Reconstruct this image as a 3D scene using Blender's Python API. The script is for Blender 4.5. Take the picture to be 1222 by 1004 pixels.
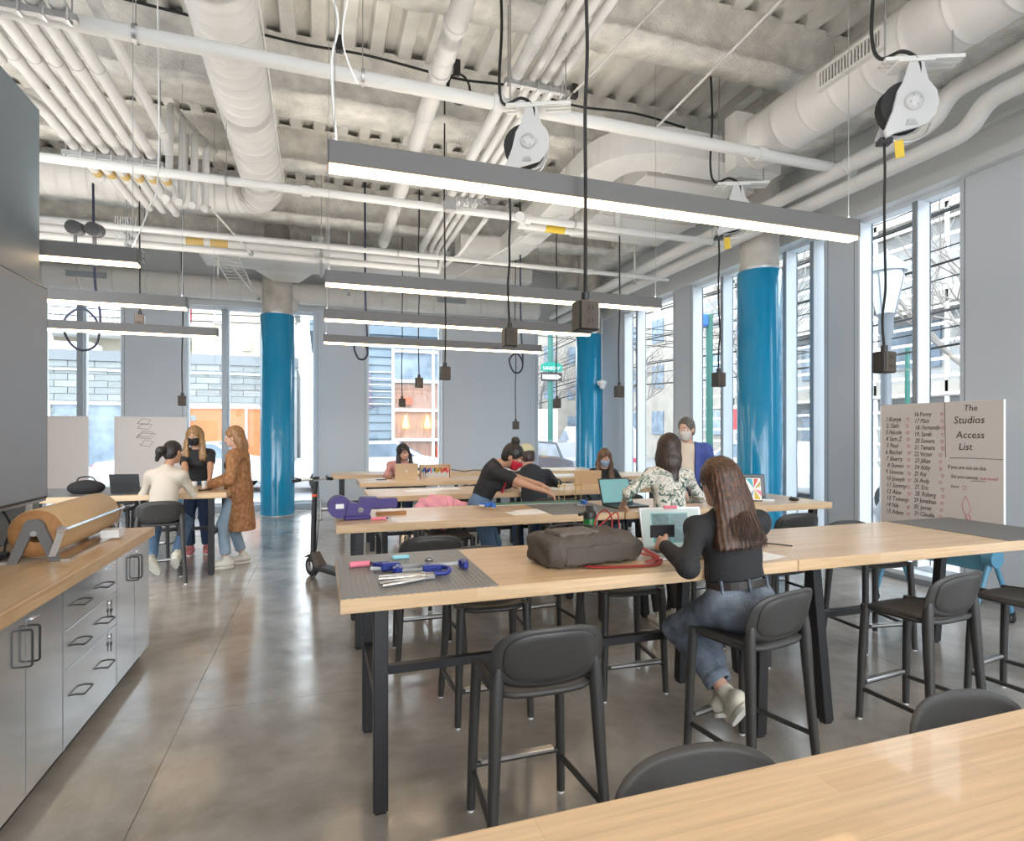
import bpy, bmesh, math, random
import numpy as np
from mathutils import Vector, Matrix

for o in list(bpy.data.objects):
    bpy.data.objects.remove(o)
SC = bpy.context.scene
COL = SC.collection
PI = math.pi

# ---------------------------------------------------------------- camera, sky, exposure
# metres: X along the work tables, Y into the room, Z up; the camera stands at the origin, 1.59 m high
cam_d = bpy.data.cameras.new('camera')
cam = bpy.data.objects.new('camera', cam_d)
COL.objects.link(cam)
cam.location = (0, 0, 1.59)
cam.rotation_euler = (math.radians(90), 0, math.radians(-18.25))
cam_d.sensor_width = 36.0
cam_d.lens = 36.0 * 690.0 / 1222.0
cam_d.shift_y = 14.0 / 1222.0
cam_d.clip_start = 0.05
cam_d.clip_end = 300
SC.camera = cam

W = bpy.data.worlds.new('overcast_sky')
SC.world = W
W.use_nodes = True
wn = W.node_tree.nodes
wbg = wn['Background']
wbg.inputs['Color'].default_value = (0.88, 0.94, 1.0, 1)
wbg.inputs['Strength'].default_value = 3.3

SC.view_settings.view_transform = 'Standard'
SC.view_settings.look = 'None'
SC.view_settings.gamma = 1.0
SC.view_settings.use_curve_mapping = False
SC.view_settings.exposure = 1.05

rnd = random.Random(7)

# ---------------------------------------------------------------- mesh helpers
def V(*a):
    return Vector(a)

class MB:
    """collects shapes and links them as ONE mesh object"""
    def __init__(self):
        self.v = []; self.f = []; self.sm = []; self.mi = []; self.m = 0
    def add(self, vs, fs, smooth=False):
        n = len(self.v)
        self.v += [tuple(p) for p in vs]
        self.f += [tuple(i + n for i in q) for q in fs]
        self.sm += [smooth] * len(fs); self.mi += [self.m] * len(fs)
        return self
    def box(self, x0, x1, y0, y1, z0, z1):
        vs = [(x, y, z) for z in (z0, z1) for y in (y0, y1) for x in (x0, x1)]
        return self.add(vs, [(0, 2, 3, 1), (4, 5, 7, 6), (0, 1, 5, 4), (2, 6, 7, 3), (0, 4, 6, 2), (1, 3, 7, 5)])
    def cbox(self, x0, x1, y0, y1, z0, z1, c=.004):
        """box with chamfered edges"""
        X = (x0, x1); Y = (y0, y1); Z = (z0, z1); s = (1, -1)
        vs = []; idx = {}
        for i in (0, 1):
            for j in (0, 1):
                for k in (0, 1):
                    p = (X[i], Y[j], Z[k]); d = (s[i] * c, s[j] * c, s[k] * c)
                    for a in range(3):
                        q = [p[t] + (d[t] if t != a else 0) for t in range(3)]
                        idx[(i, j, k, a)] = len(vs); vs.append(q)
        fs = []
        def g(i, j, k, a): return idx[(i, j, k, a)]
        for i in (0, 1): fs.append([g(i, 0, 0, 0), g(i, 1, 0, 0), g(i, 1, 1, 0), g(i, 0, 1, 0)])
        for j in (0, 1): fs.append([g(0, j, 0, 1), g(1, j, 0, 1), g(1, j, 1, 1), g(0, j, 1, 1)])
        for k in (0, 1): fs.append([g(0, 0, k, 2), g(1, 0, k, 2), g(1, 1, k, 2), g(0, 1, k, 2)])
        for j in (0, 1):
            for k in (0, 1): fs.append([g(0, j, k, 1), g(1, j, k, 1), g(1, j, k, 2), g(0, j, k, 2)])
        for i in (0, 1):
            for k in (0, 1): fs.append([g(i, 0, k, 0), g(i, 1, k, 0), g(i, 1, k, 2), g(i, 0, k, 2)])
        for i in (0, 1):
            for j in (0, 1): fs.append([g(i, j, 0, 0), g(i, j, 1, 0), g(i, j, 1, 1), g(i, j, 0, 1)])
        for i in (0, 1):
            for j in (0, 1):
                for k in (0, 1): fs.append([g(i, j, k, 0), g(i, j, k, 1), g(i, j, k, 2)])
        return self.add(vs, fs)
    def tube(self, path, r, n=8, caps=True, smooth=True):
        """round bar along a path; r one radius or one per point"""
        P = [Vector(p) for p in path]
        R = r if isinstance(r, (list, tuple)) else [r] * len(P)
        vs = []; fs = []
        t0 = (P[1] - P[0]).normalized()
        up = Vector((0, 0, 1)) if abs(t0.z) < .9 else Vector((1, 0, 0))
        nrm = t0.cross(up).normalized()
        for i, p in enumerate(P):
            a = P[max(i - 1, 0)]; b = P[min(i + 1, len(P) - 1)]
            t = (b - a)
            t = t.normalized() if t.length > 1e-9 else t0
            nrm = (nrm - t * nrm.dot(t))
            nrm = nrm.normalized() if nrm.length > 1e-6 else t.orthogonal().normalized()
            bi = t.cross(nrm)
            for k in range(n):
                an = 2 * PI * k / n
                vs.append(p + (nrm * math.cos(an) + bi * math.sin(an)) * R[i])
        for i in range(len(P) - 1):
            for k in range(n):
                k2 = (k + 1) % n
                fs.append((i * n + k, i * n + k2, (i + 1) * n + k2, (i + 1) * n + k))
        self.add(vs, fs, smooth)
        if caps:
            self.add(vs[:n], [tuple(reversed(range(n)))])
            self.add(vs[-n:], [tuple(range(n))])
        return self
    def cyl(self, a, b, r, n=12, r2=None, smooth=True):
        return self.tube([a, b], [r, r if r2 is None else r2], n, True, smooth)
    def lathe(self, prof, c=(0, 0, 0), n=20, axis='z', smooth=True, cap=True):
        vs = []; fs = []
        for (r, h) in prof:
            for k in range(n):
                a = 2 * PI * k / n
                x, y = r * math.cos(a), r * math.sin(a)
                p = (x, y, h) if axis == 'z' else ((h, x, y) if axis == 'x' else (x, h, y))
                vs.append((p[0] + c[0], p[1] + c[1], p[2] + c[2]))
        m = len(prof)
        for i in range(m - 1):
            for k in range(n):
                k2 = (k + 1) % n
                fs.append((i * n + k, i * n + k2, (i + 1) * n + k2, (i + 1) * n + k))
        self.add(vs, fs, smooth)
        if cap:
            self.add(vs[:n], [tuple(reversed(range(n)))])
            self.add(vs[-n:], [tuple(range(n))])
        return self
    def prism(self, pts, d, smooth=False):
        """polygon (3-D points in a plane) pushed along vector d"""
        n = len(pts); d = Vector(d)
        vs = [Vector(p) for p in pts] + [Vector(p) + d for p in pts]
        fs = [tuple(range(n)), tuple(reversed(range(n, 2 * n)))]
        fs += [(i, (i + 1) % n, n + (i + 1) % n, n + i) for i in range(n)]
        return self.add(vs, fs, smooth)
    def sweep(self, path, w, h, side=None):
        """rectangular section w (sideways) x h (up) along a level path"""
        P = [Vector(p) for p in path]; vs = []; fs = []
        for i, p in enumerate(P):
            a = P[max(i - 1, 0)]; b = P[min(i + 1, len(P) - 1)]
            t = (b - a).normalized()
            s = Vector((t.y, -t.x, 0)).normalized() if side is None else Vector(side)
            u = s.cross(t).normalized()
            for (q, e) in ((-1, -1), (1, -1), (1, 1), (-1, 1)):
                vs.append(p + s * (w / 2 * q) + u * (h / 2 * e))
        for i in range(len(P) - 1):
            for k in range(4):
                k2 = (k + 1) % 4
                fs.append((i * 4 + k, i * 4 + k2, (i + 1) * 4 + k2, (i + 1) * 4 + k))
        fs.append((3, 2, 1, 0)); L = 4 * (len(P) - 1); fs.append((L, L + 1, L + 2, L + 3))
        return self.add(vs, fs)
    def sphere(self, c, r, n=12, m=8, s=(1, 1, 1)):
        prof = [(max(1e-4, r * math.sin(PI * i / m)), -r * math.cos(PI * i / m)) for i in range(m + 1)]
        k = len(self.v)
        self.lathe(prof, (0, 0, 0), n, cap=False)
        for i in range(k, len(self.v)):
            q = self.v[i]
            self.v[i] = (q[0] * s[0] + c[0], q[1] * s[1] + c[1], q[2] * s[2] + c[2])
        return self
    def xf(self, M, start=0):
        for i in range(start, len(self.v)):
            self.v[i] = tuple(M @ Vector(self.v[i]))
        return self
    def mesh(self, name, mats):
        me = bpy.data.meshes.new(name)
        me.from_pydata(self.v, [], self.f)
        bm = bmesh.new(); bm.from_mesh(me)
        bmesh.ops.recalc_face_normals(bm, faces=bm.faces)
        bm.to_mesh(me); bm.free()
        me.polygons.foreach_set('use_smooth', self.sm)
        me.polygons.foreach_set('material_index', self.mi)
        if not isinstance(mats, (list, tuple)): mats = [mats]
        for m in mats: me.materials.append(M_[m] if isinstance(m, str) else m)
        me.update()
        return me
    def build(self, name, mats, parent=None):
        o = bpy.data.objects.new(name, self.mesh(name, mats))
        COL.objects.link(o)
        if parent is not None: o.parent = parent
        return o

def smooth_path(pts, r=.1, n=5):
    """polyline with rounded corners"""
    P = [Vector(p) for p in pts]; out = [P[0]]
    for i in range(1, len(P) - 1):
        a = (P[i - 1] - P[i]); b = (P[i + 1] - P[i])
        rr = min(r, a.length * .49, b.length * .49)
        A = P[i] + a.normalized() * rr; B = P[i] + b.normalized() * rr
        for k in range(n + 1):
            t = k / n
            out.append(A * (1 - t) ** 2 + P[i] * 2 * t * (1 - t) + B * t * t)
    out.append(P[-1])
    return out

def spline(pts, n=8):
    """Catmull-Rom through the points"""
    P = [Vector(p) for p in pts]; out = []
    for i in range(len(P) - 1):
        p0 = P[max(i - 1, 0)]; p1 = P[i]; p2 = P[i + 1]; p3 = P[min(i + 2, len(P) - 1)]
        for k in range(n):
            t = k / n
            out.append(.5 * ((2 * p1) + (p2 - p0) * t + (2 * p0 - 5 * p1 + 4 * p2 - p3) * t * t + (3 * p1 - p0 - 3 * p2 + p3) * t ** 3))
    out.append(P[-1])
    return out

def tag(o, label=None, cat=None, group=None, kind=None):
    if label: o['label'] = label
    if cat: o['category'] = cat
    if group: o['group'] = group
    if kind: o['kind'] = kind
    return o
def thing(name, label, cat, loc=(0, 0, 0), rz=0, group=None):
    o = bpy.data.objects.new(name, None)
    COL.objects.link(o)
    o.empty_display_size = .1
    o.location = loc; o.rotation_euler = (0, 0, rz)
    return tag(o, label, cat, group)
def struct(mb, name, mat, label=None):
    o = mb.build(name, mat)
    o['kind'] = 'structure'
    if label: o['label'] = label
    return o
def copy_tree(o, parent=None):
    c = o.copy(); COL.objects.link(c)
    c.parent = parent
    for ch in list(o.children): copy_tree(ch, c)
    return c
def share(src, name, parent, loc=(0, 0, 0), rot=(0, 0, 0), scale=(1, 1, 1)):
    """another object on the same mesh data"""
    o = bpy.data.objects.new(name, src if isinstance(src, bpy.types.Mesh) else src.data)
    COL.objects.link(o); o.parent = parent
    o.location = loc; o.rotation_euler = rot; o.scale = scale
    return o

# ---------------------------------------------------------------- materials
M_ = {}
def mat(name, col, rough=.5, metal=0., bump=0., bscale=40., var=0., vscale=6., spec=.5, coat=0., emit=None, es=0., stretch=(1, 1, 1), trans=0., alpha=1.):
    m = bpy.data.materials.new(name); m.use_nodes = True
    nt = m.node_tree; N = nt.nodes; L = nt.links
    b = N['Principled BSDF']
    b.inputs['Base Color'].default_value = (*col, 1)
    b.inputs['Roughness'].default_value = rough
    b.inputs['Metallic'].default_value = metal
    b.inputs['Specular IOR Level'].default_value = spec
    b.inputs['Coat Weight'].default_value = coat
    if trans: b.inputs['Transmission Weight'].default_value = trans
    if alpha < 1: b.inputs['Alpha'].default_value = alpha
    if emit:
        b.inputs['Emission Color'].default_value = (*emit, 1)
        b.inputs['Emission Strength'].default_value = es
    if var or bump:
        tc = N.new('ShaderNodeTexCoord'); mp = N.new('ShaderNodeMapping')
        mp.inputs['Scale'].default_value = stretch
        L.new(tc.outputs['Object'], mp.inputs['Vector'])
        if var:
            nz = N.new('ShaderNodeTexNoise'); nz.inputs['Scale'].default_value = vscale; nz.inputs['Detail'].default_value = 5
            L.new(mp.outputs[0], nz.inputs['Vector'])
            mr = N.new('ShaderNodeMapRange'); mr.inputs[1].default_value = .3; mr.inputs[2].default_value = .7
            mr.inputs[3].default_value = 1 - var; mr.inputs[4].default_value = 1 + var
            L.new(nz.outputs['Fac'], mr.inputs[0])
            mx = N.new('ShaderNodeMix'); mx.data_type = 'RGBA'; mx.blend_type = 'MULTIPLY'; mx.inputs[0].default_value = 1
            mx.inputs[6].default_value = (*col, 1)
            L.new(mr.outputs[0], mx.inputs[7]); L.new(mx.outputs[2], b.inputs['Base Color'])
        if bump:
            nb = N.new('ShaderNodeTexNoise'); nb.inputs['Scale'].default_value = bscale; nb.inputs['Detail'].default_value = 4
            L.new(mp.outputs[0], nb.inputs['Vector'])
            bp = N.new('ShaderNodeBump'); bp.inputs['Strength'].default_value = bump; bp.inputs['Distance'].default_value = .02
            L.new(nb.outputs['Fac'], bp.inputs['Height']); L.new(bp.outputs[0], b.inputs['Normal'])
    M_[name] = m
    return m

def wood_mat(name, c1, c2, along='x', rough=.32, stave=.055, length=.9):
    """butcher block: staves of slightly different tone with fine grain"""
    m = mat(name, c1, rough, coat=.15)
    nt = m.node_tree; N = nt.nodes; L = nt.links; b = N['Principled BSDF']
    tc = N.new('ShaderNodeTexCoord'); sx = N.new('ShaderNodeSeparateXYZ'); cx = N.new('ShaderNodeCombineXYZ')
    L.new(tc.outputs['Object'], sx.inputs[0])
    a, c = (0, 1) if along == 'x' else (1, 0)
    ad = N.new('ShaderNodeMath'); ad.operation = 'ADD'
    L.new(sx.outputs[c], ad.inputs[0]); L.new(sx.outputs[2], ad.inputs[1])
    L.new(sx.outputs[a], cx.inputs[0]); L.new(ad.outputs[0], cx.inputs[1])
    br = N.new('ShaderNodeTexBrick')
    br.offset = .37; br.inputs['Scale'].default_value = 1; br.inputs['Mortar Size'].default_value = .0004
    br.inputs['Brick Width'].default_value = length; br.inputs['Row Height'].default_value = stave
    br.inputs['Color1'].default_value = (*c1, 1); br.inputs['Color2'].default_value = (*c2, 1)
    br.inputs['Mortar'].default_value = (c2[0] * .7, c2[1] * .65, c2[2] * .6, 1)
    L.new(cx.outputs[0], br.inputs['Vector'])
    mp = N.new('ShaderNodeMapping'); mp.inputs['Scale'].default_value = (1.2, 26, 26) if along == 'x' else (26, 1.2, 26)
    L.new(tc.outputs['Object'], mp.inputs['Vector'])
    nz = N.new('ShaderNodeTexNoise'); nz.inputs['Scale'].default_value = 3; nz.inputs['Detail'].default_value = 5
    L.new(mp.outputs[0], nz.inputs['Vector'])
    mr = N.new('ShaderNodeMapRange'); mr.inputs[1].default_value = .3; mr.inputs[2].default_value = .7
    mr.inputs[3].default_value = .86; mr.inputs[4].default_value = 1.1
    L.new(nz.outputs['Fac'], mr.inputs[0])
    mx = N.new('ShaderNodeMix'); mx.data_type = 'RGBA'; mx.blend_type = 'MULTIPLY'; mx.inputs[0].default_value = 1
    L.new(br.outputs['Color'], mx.inputs[6]); L.new(mr.outputs[0], mx.inputs[7]); L.new(mx.outputs[2], b.inputs['Base Color'])
    return m

wood_mat('maple', (.62, .42, .24), (.71, .51, .315))
wood_mat('maple_y', (.58, .36, .18), (.67, .45, .245), 'y')
mat('wall_paint', (.56, .585, .61), .55, bump=.03, bscale=150)
mat('left_wall_paint', (.17, .205, .23), .5, bump=.03, bscale=150)
mat('white_paint', (.64, .635, .615), .5, bump=.05, bscale=60)
mat('duct_white', (.63, .615, .59), .48, var=.05, vscale=3)
mat('ceiling_paint', (.76, .745, .70), .85, bump=.35, bscale=30, var=.16, vscale=2.2)
mat('fireproofing', (.78, .755, .70), .95, bump=1.0, bscale=46, var=.2, vscale=5)
mat('header_paint', (.66, .685, .69), .5)
mat('frame_white', (.74, .78, .82), .4)
mat('frame_grey', (.30, .325, .345), .4, metal=.3)
mat('frame_dark', (.10, .13, .16), .45)
mat('stool_plastic', (.044, .042, .040), .42, bump=.04, bscale=300)
mat('black_metal', (.016, .016, .018), .42)
mat('black_plastic', (.02, .02, .022), .4)
mat('black_rubber', (.012, .012, .012), .7)
mat('steel', (.72, .72, .72), .3, metal=1.)
mat('dull_steel', (.42, .42, .42), .4, metal=.9)
mat('chrome', (.82, .82, .82), .12, metal=1.)
mat('column_blue', (.004, .25, .46), .14, coat=.4)
mat('light_housing', (.14, .135, .13), .42)
mat('led_warm', (1, .9, .75), .5, emit=(1.0, .70, .40), es=6.)
mat('added_up_glow', (1, .95, .88), .5, emit=(1.0, .94, .85), es=19.)  # glow for the added strips on the pendant tops
mat('conduit_white', (.62, .615, .60), .42)
mat('concrete_raw', (.50, .47, .42), .85, bump=.3, bscale=20, var=.18, vscale=4)
mat('mat_grey', (.20, .195, .19), .42, bump=.1, bscale=200)
mat('tv_grey', (.10, .11, .125), .3)
mat('tv_screen', (.25, .265, .29), .4, spec=.7)
mat('laminate_grey', (.72, .77, .82), .12, metal=.85)
mat('dark_gap', (.01, .01, .01), .8)
mat('kraft', (.55, .36, .185), .55, var=.06, vscale=3)
mat('kraft_end', (.36, .17, .06), .7, var=.15, vscale=30)
mat('white_board', (.66, .60, .565), .35)
mat('board_edge', (.85, .86, .87), .4)
mat('marker_black', (.03, .025, .025), .6)
mat('marker_red', (.62, .20, .22), .6)
mat('cart_blue', (.09, .26, .39), .4)
mat('tag_yellow', (.62, .43, .03), .5)
mat('label_amber', (.55, .38, .12), .5)
mat('white_plastic', (.78, .78, .77), .4)
mat('reel_grey', (.50, .50, .50), .4)
mat('silver_laptop', (.60, .60, .60), .35, metal=.6)
mat('gold_laptop', (.66, .50, .33), .4, metal=.4)
mat('keys_black', (.02, .02, .02), .5)
mat('paper', (.82, .81, .79), .6)
mat('purple_bag', (.055, .035, .19), .5)
mat('pink', (.85, .22, .30), .5)
mat('blue_plastic', (.015, .03, .22), .35)
mat('hose_navy', (.012, .018, .05), .45)
mat('bright_blue', (.02, .13, .50), .4)
mat('teal', (.05, .42, .52), .5)
mat('cyan_pale', (.32, .68, .76), .5)
mat('green_bottle', (.01, .17, .035), .25)
mat('olive_green', (.05, .13, .06), .4)
mat('bag_brown', (.085, .068, .056), .75, bump=.3, bscale=60)
mat('strap_red', (.38, .02, .02), .6)
mat('pink_jacket', (.80, .33, .39), .65, bump=.4, bscale=25)
mat('orange_red', (.65, .10, .04), .4)
mat('brass', (.60, .42, .18), .35, metal=.8)
def nodes_mat(name):
    m = bpy.data.materials.new(name); m.use_nodes = True
    M_[name] = m
    return m, m.node_tree.nodes, m.node_tree.links, m.node_tree.nodes['Principled BSDF']

# clear window glass: transparent with a fresnel reflection
m, N, L, b = nodes_mat('window_glass')
out = N['Material Output']; N.remove(b)
tr = N.new('ShaderNodeBsdfTransparent'); tr.inputs[0].default_value = (.93, .955, .96, 1)
gl = N.new('ShaderNodeBsdfGlossy'); gl.inputs['Roughness'].default_value = .03
fr = N.new('ShaderNodeFresnel'); fr.inputs[0].default_value = 1.35
mx = N.new('ShaderNodeMixShader')
ge = N.new('ShaderNodeNewGeometry')          # reflect on the entering side only, the pane does not bend light
inv = N.new('ShaderNodeMath'); inv.operation = 'SUBTRACT'; inv.inputs[0].default_value = 1; L.new(ge.outputs['Backfacing'], inv.inputs[1])
mul = N.new('ShaderNodeMath'); mul.operation = 'MULTIPLY'; L.new(fr.outputs[0], mul.inputs[0]); L.new(inv.outputs[0], mul.inputs[1])
L.new(mul.outputs[0], mx.inputs[0]); L.new(tr.outputs[0], mx.inputs[1]); L.new(gl.outputs[0], mx.inputs[2]); L.new(mx.outputs[0], out.inputs[0])

# polished concrete
m, N, L, b = nodes_mat('polished_concrete')
tc = N.new('ShaderNodeTexCoord')
n1 = N.new('ShaderNodeTexNoise'); n1.inputs['Scale'].default_value = .9; n1.inputs['Detail'].default_value = 8; n1.inputs['Roughness'].default_value = .62; n1.inputs['Distortion'].default_value = .6
n2 = N.new('ShaderNodeTexNoise'); n2.inputs['Scale'].default_value = 7; n2.inputs['Detail'].default_value = 6
n3 = N.new('ShaderNodeTexNoise'); n3.inputs['Scale'].default_value = 160; n3.inputs['Detail'].default_value = 2
for q in (n1, n2, n3): L.new(tc.outputs['Object'], q.inputs['Vector'])
cr = N.new('ShaderNodeValToRGB'); e = cr.color_ramp.elements
e[0].position = .33; e[0].color = (.25, .22, .19, 1); e[1].position = .68; e[1].color = (.47, .435, .395, 1)
L.new(n1.outputs['Fac'], cr.inputs[0])
mr = N.new('ShaderNodeMapRange'); mr.inputs[1].default_value = .3; mr.inputs[2].default_value = .7; mr.inputs[3].default_value = .9; mr.inputs[4].default_value = 1.08
L.new(n2.outputs['Fac'], mr.inputs[0])
mr3 = N.new('ShaderNodeMapRange'); mr3.inputs[3].default_value = .86; mr3.inputs[4].default_value = 1.14
L.new(n3.outputs['Fac'], mr3.inputs[0])
mm = N.new('ShaderNodeMath'); mm.operation = 'MULTIPLY'; L.new(mr.outputs[0], mm.inputs[0]); L.new(mr3.outputs[0], mm.inputs[1])
mx = N.new('ShaderNodeMix'); mx.data_type = 'RGBA'; mx.blend_type = 'MULTIPLY'; mx.inputs[0].default_value = 1
L.new(cr.outputs[0], mx.inputs[6]); L.new(mm.outputs[0], mx.inputs[7]); L.new(mx.outputs[2], b.inputs['Base Color'])
rr = N.new('ShaderNodeMapRange'); rr.inputs[1].default_value = .3; rr.inputs[2].default_value = .7; rr.inputs[3].default_value = .11; rr.inputs[4].default_value = .22
L.new(n2.outputs['Fac'], rr.inputs[0]); L.new(rr.outputs[0], b.inputs['Roughness'])
b.inputs['Specular IOR Level'].default_value = .85
bp = N.new('ShaderNodeBump'); bp.inputs['Strength'].default_value = .04; bp.inputs['Distance'].default_value = .02
L.new(n2.outputs['Fac'], bp.inputs['Height']); L.new(bp.outputs[0], b.inputs['Normal'])

# ---------------------------------------------------------------- the room shell
XL, XR, YF, YN, ZD = -5.6, 6.0, 12.7, -4.5, 5.6       # left wall, right wall plane, far wall, near end, deck
HZ = 4.1                                               # top of the glazing

fl = struct(MB().box(XL - .3, XR + .5, YN, YF + .5, -.25, -.02), 'floor', 'concrete_raw', 'polished grey brown concrete floor with saw-cut joints')
xs = [XL - .3, -5.2, -.73, 3.74, XR + .26]; ys = [YN, -.75, 3.695, 8.14, YF + .26]
for i in range(4):
    for j in range(4):
        g = .0014
        MB().box(xs[i] + g, xs[i + 1] - g, ys[j] + g, ys[j + 1] - g, -.03, 0).build('concrete_slab', 'polished_concrete', fl)

# far wall: spandrel above the glazing, low curb below, panels between the windows
def wall_far():
    w = struct(MB().box(XL, XR + .3, YF, YF + .24, HZ, ZD), 'wall_far', 'header_paint', 'grey painted far wall with tall windows')
    MB().box(XL, XR + .3, YF - .015, YF + .24, 0, .12).build('curb', 'frame_grey', w)
    MB().box(XL, XR + .2, YF - .06, YF, HZ - .02, HZ + .10).build('head_rail', 'header_paint', w)
    return w
wf = wall_far()
farp = [(-5.6, -4.86), (-3.59, -2.52), (-.12, .93), (2.54, 4.83)]     # wall panels
for a, c in farp:
    p = MB().cbox(a, c, YF, YF + .22, .12, HZ, .006).build('wall_panel', 'wall_paint', wf)
    # recessed seam next to each panel edge
    for xx in (a + .05, c - .05):
        MB().box(xx - .003, xx + .003, YF - .002, YF + .01, .12, HZ - .02).build('panel_seam', 'frame_dark', p)

def window_far(n, x0, x1, mull, label):
    w = struct(MB().box(x0, x1, YF + .15, YF + .21, .12, .17).box(x0, x1, YF + .15, YF + .21, HZ - .06, HZ)
               .box(x0, x0 + .045, YF + .1, YF + .21, .17, HZ - .06).box(x1 - .045, x1, YF + .1, YF + .21, .17, HZ - .06), 'window_%d' % n, 'frame_white', label)
    e = [x0 + .045]
    for q in mull:
        MB().box(q - .05, q + .05, YF + .01, YF + .2, .17, HZ - .06).build('mullion', 'frame_grey', w)
        MB().box(q + .05, q + .075, YF + .1, YF + .2, .17, HZ - .06).build('mullion_edge', 'frame_white', w)
        e += [q, q]
    e.append(x1 - .045)
    for i in range(0, len(e), 2):
        MB().box(e[i], e[i + 1], YF + .176, YF + .184, .17, HZ - .06).build('glass_pane', 'window_glass', w)
    return w
window_far(1, -4.86, -3.59, [-4.26], 'tall window behind the blank white board, facing the block wall')
window_far(2, -2.52, -.12, [-1.83], 'wide tall window behind the blue column, facing the orange lit shop')
window_far(3, .93, 2.54, [], 'tall window facing the blue sided house')
window_far(4, 4.83, 6.2, [], 'tall window facing the street sign')

# right wall
def wall_right():
    w = struct(MB().box(XR - .02, XR + .24, YN, YF, HZ + .14, ZD), 'wall_right', 'header_paint', 'grey window wall with deep white mullions')
    MB().box(XR - .1, XR + .24, YN, YF, HZ, HZ + .12).build('head_channel', 'header_paint', w)
    MB().box(XR - .10, XR - .02, YN, YF, HZ + .36, HZ + .40).build('head_ledge', 'header_paint', w)
    MB().box(XR - .06, XR + .24, YN, YF, 0, .10).build('curb', 'frame_white', w)
    MB().box(XR - .075, XR - .06, YN, YF, .0, .055).build('curb_step', 'frame_grey', w)
    return w
wr = wall_right()
for a, c in [(10.72, 12.7), (8.39, 8.96), (5.19, 5.665), (1.6, 4.05), (-3.2, -1.2)]:
    p = MB().cbox(XR, XR + .22, a, c, .10, HZ, .006).build('wall_panel', 'wall_paint', wr)
    for yy in (a + .05, c - .05):
        MB().box(XR - .002, XR + .01, yy - .003, yy + .003, .12, HZ - .02).build('panel_seam', 'frame_dark', p)
def window_right(n, y0, y1, mull, label):
    w = struct(MB().box(XR + .15, XR + .21, y0, y1, .10, .16).box(XR + .06, XR + .21, y0, y1, HZ - .05, HZ)
               .box(XR, XR + .2, y1 - .025, y1 - .001, .16, HZ - .05).box(XR + .1, XR + .2, y0, y0 + .03, .16, HZ - .05), 'window_%d' % n, 'frame_white', label)
    e = [y0 + .03]
    for q in mull:
        MB().box(XR + .012, XR + .2, q - .028, q + .02, .16, HZ - .05).build('mullion', 'frame_white', w)
        MB().box(XR, XR + .012, q - .028, q + .028, .16, HZ - .05).build('mullion_shaded_front', 'frame_grey', w)  # front face painted grey for its shade, sides left white as daylit
        MB().box(XR + .185, XR + .192, q - .036, q - .028, .16, HZ - .05).build('gasket', 'frame_dark', w)
        e += [q, q]
    e.append(y1 - .025)
    MB().box(XR + .185, XR + .192, y1 - .037, y1 - .025, .16, HZ - .05).build('gasket', 'frame_dark', w)
    for i in range(0, len(e), 2):
        MB().box(XR + .176, XR + .184, e[i], e[i + 1], .16, HZ - .05).build('glass_pane', 'window_glass', w)
    return w
window_right(5, 8.96, 10.72, [10.22], 'tall window of the window wall beyond the man in blue')
window_right(6, 5.665, 8.39, [7.63, 6.33, 5.87], 'tall window of the window wall behind the near blue column')
window_right(7, 4.05, 5.19, [4.505], 'tall window facing the street lantern')
window_right(8, -1.2, 1.6, [.2], 'tall window at the near end of the window wall')

struct(MB().box(XL - .2, XL, 4.9, YF, 0, ZD), 'wall_left_far', 'wall_paint', 'grey wall at the far left end of the room')
# partition with the big screen
wl = struct(MB().cbox(-2.15, -1.8, YN, 4.69, 0, 3.76, .004), 'wall_left', 'left_wall_paint', 'dark slate painted partition behind the big screen')
MB().box(-1.802, -1.788, YN, 4.69, 0, .1).build('baseboard', 'frame_dark', wl)

# ceiling: fluted deck with sprayed beams
def fluted():
    mb = MB(); vs = []; fs = []
    x = XL; prof = []
    while x < XR + .3:
        prof += [(x, ZD), (x + .13, ZD), (x + .155, ZD + .09), (x + .265, ZD + .09), (x + .29, ZD)]
        x += .29
    y0, y1 = YN, YF + .2
    for (px, pz) in prof:
        vs += [(px, y0, pz), (px, y1, pz)]
    for i in range(len(prof) - 1):
        fs.append((2 * i, 2 * i + 1, 2 * i + 3, 2 * i + 2))
    mb.add(vs, fs)
    mb.box(XL - .2, XR + .4, y0, y1, ZD + .1, ZD + .25)
    return mb
ce = struct(fluted(), 'ceiling', 'ceiling_paint', 'fluted metal deck ceiling painted off white')
def beam(x0, x1, y, wid, depth):
    """sprayed wide-flange beam along X"""
    mb = MB(); n = max(2, int((x1 - x0) / .12)); r = random.Random(int(y * 100))
    sec = [(-wid / 2 - .05, ZD + .02), (-wid / 4, ZD - .12), (-wid / 5, ZD - depth + .1), (-wid / 2, ZD - depth + .04), (-wid / 2, ZD - depth), (wid / 2, ZD - depth), (wid / 2, ZD - depth + .04), (wid / 5, ZD - depth + .1), (wid / 4, ZD - .12), (wid / 2 + .05, ZD + .02)]
    vs = []; fs = []; k = len(sec)
    for i in range(n + 1):
        x = x0 + (x1 - x0) * i / n
        for (a, z) in sec:
            vs.append((x, y + a + r.uniform(-.012, .012), z + r.uniform(-.012, .012)))
    for i in range(n):
        for j in range(k - 1):
            fs.append((i * k + j, i * k + j + 1, (i + 1) * k + j + 1, (i + 1) * k + j))
    mb.add(vs, fs, True)
    mb.build('sprayed_beam', 'fireproofing', ce)
for y, wd, dp in ((-1.2, .4, .5), (1.1, .4, .5), (3.05, .5, .55), (4.75, .34, .42), (6.55, .5, .55), (8.35, .34, .42), (10.1, .5, .55), (11.9, .34, .42)):
    beam(XL, XR, y, wd, dp)
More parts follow.
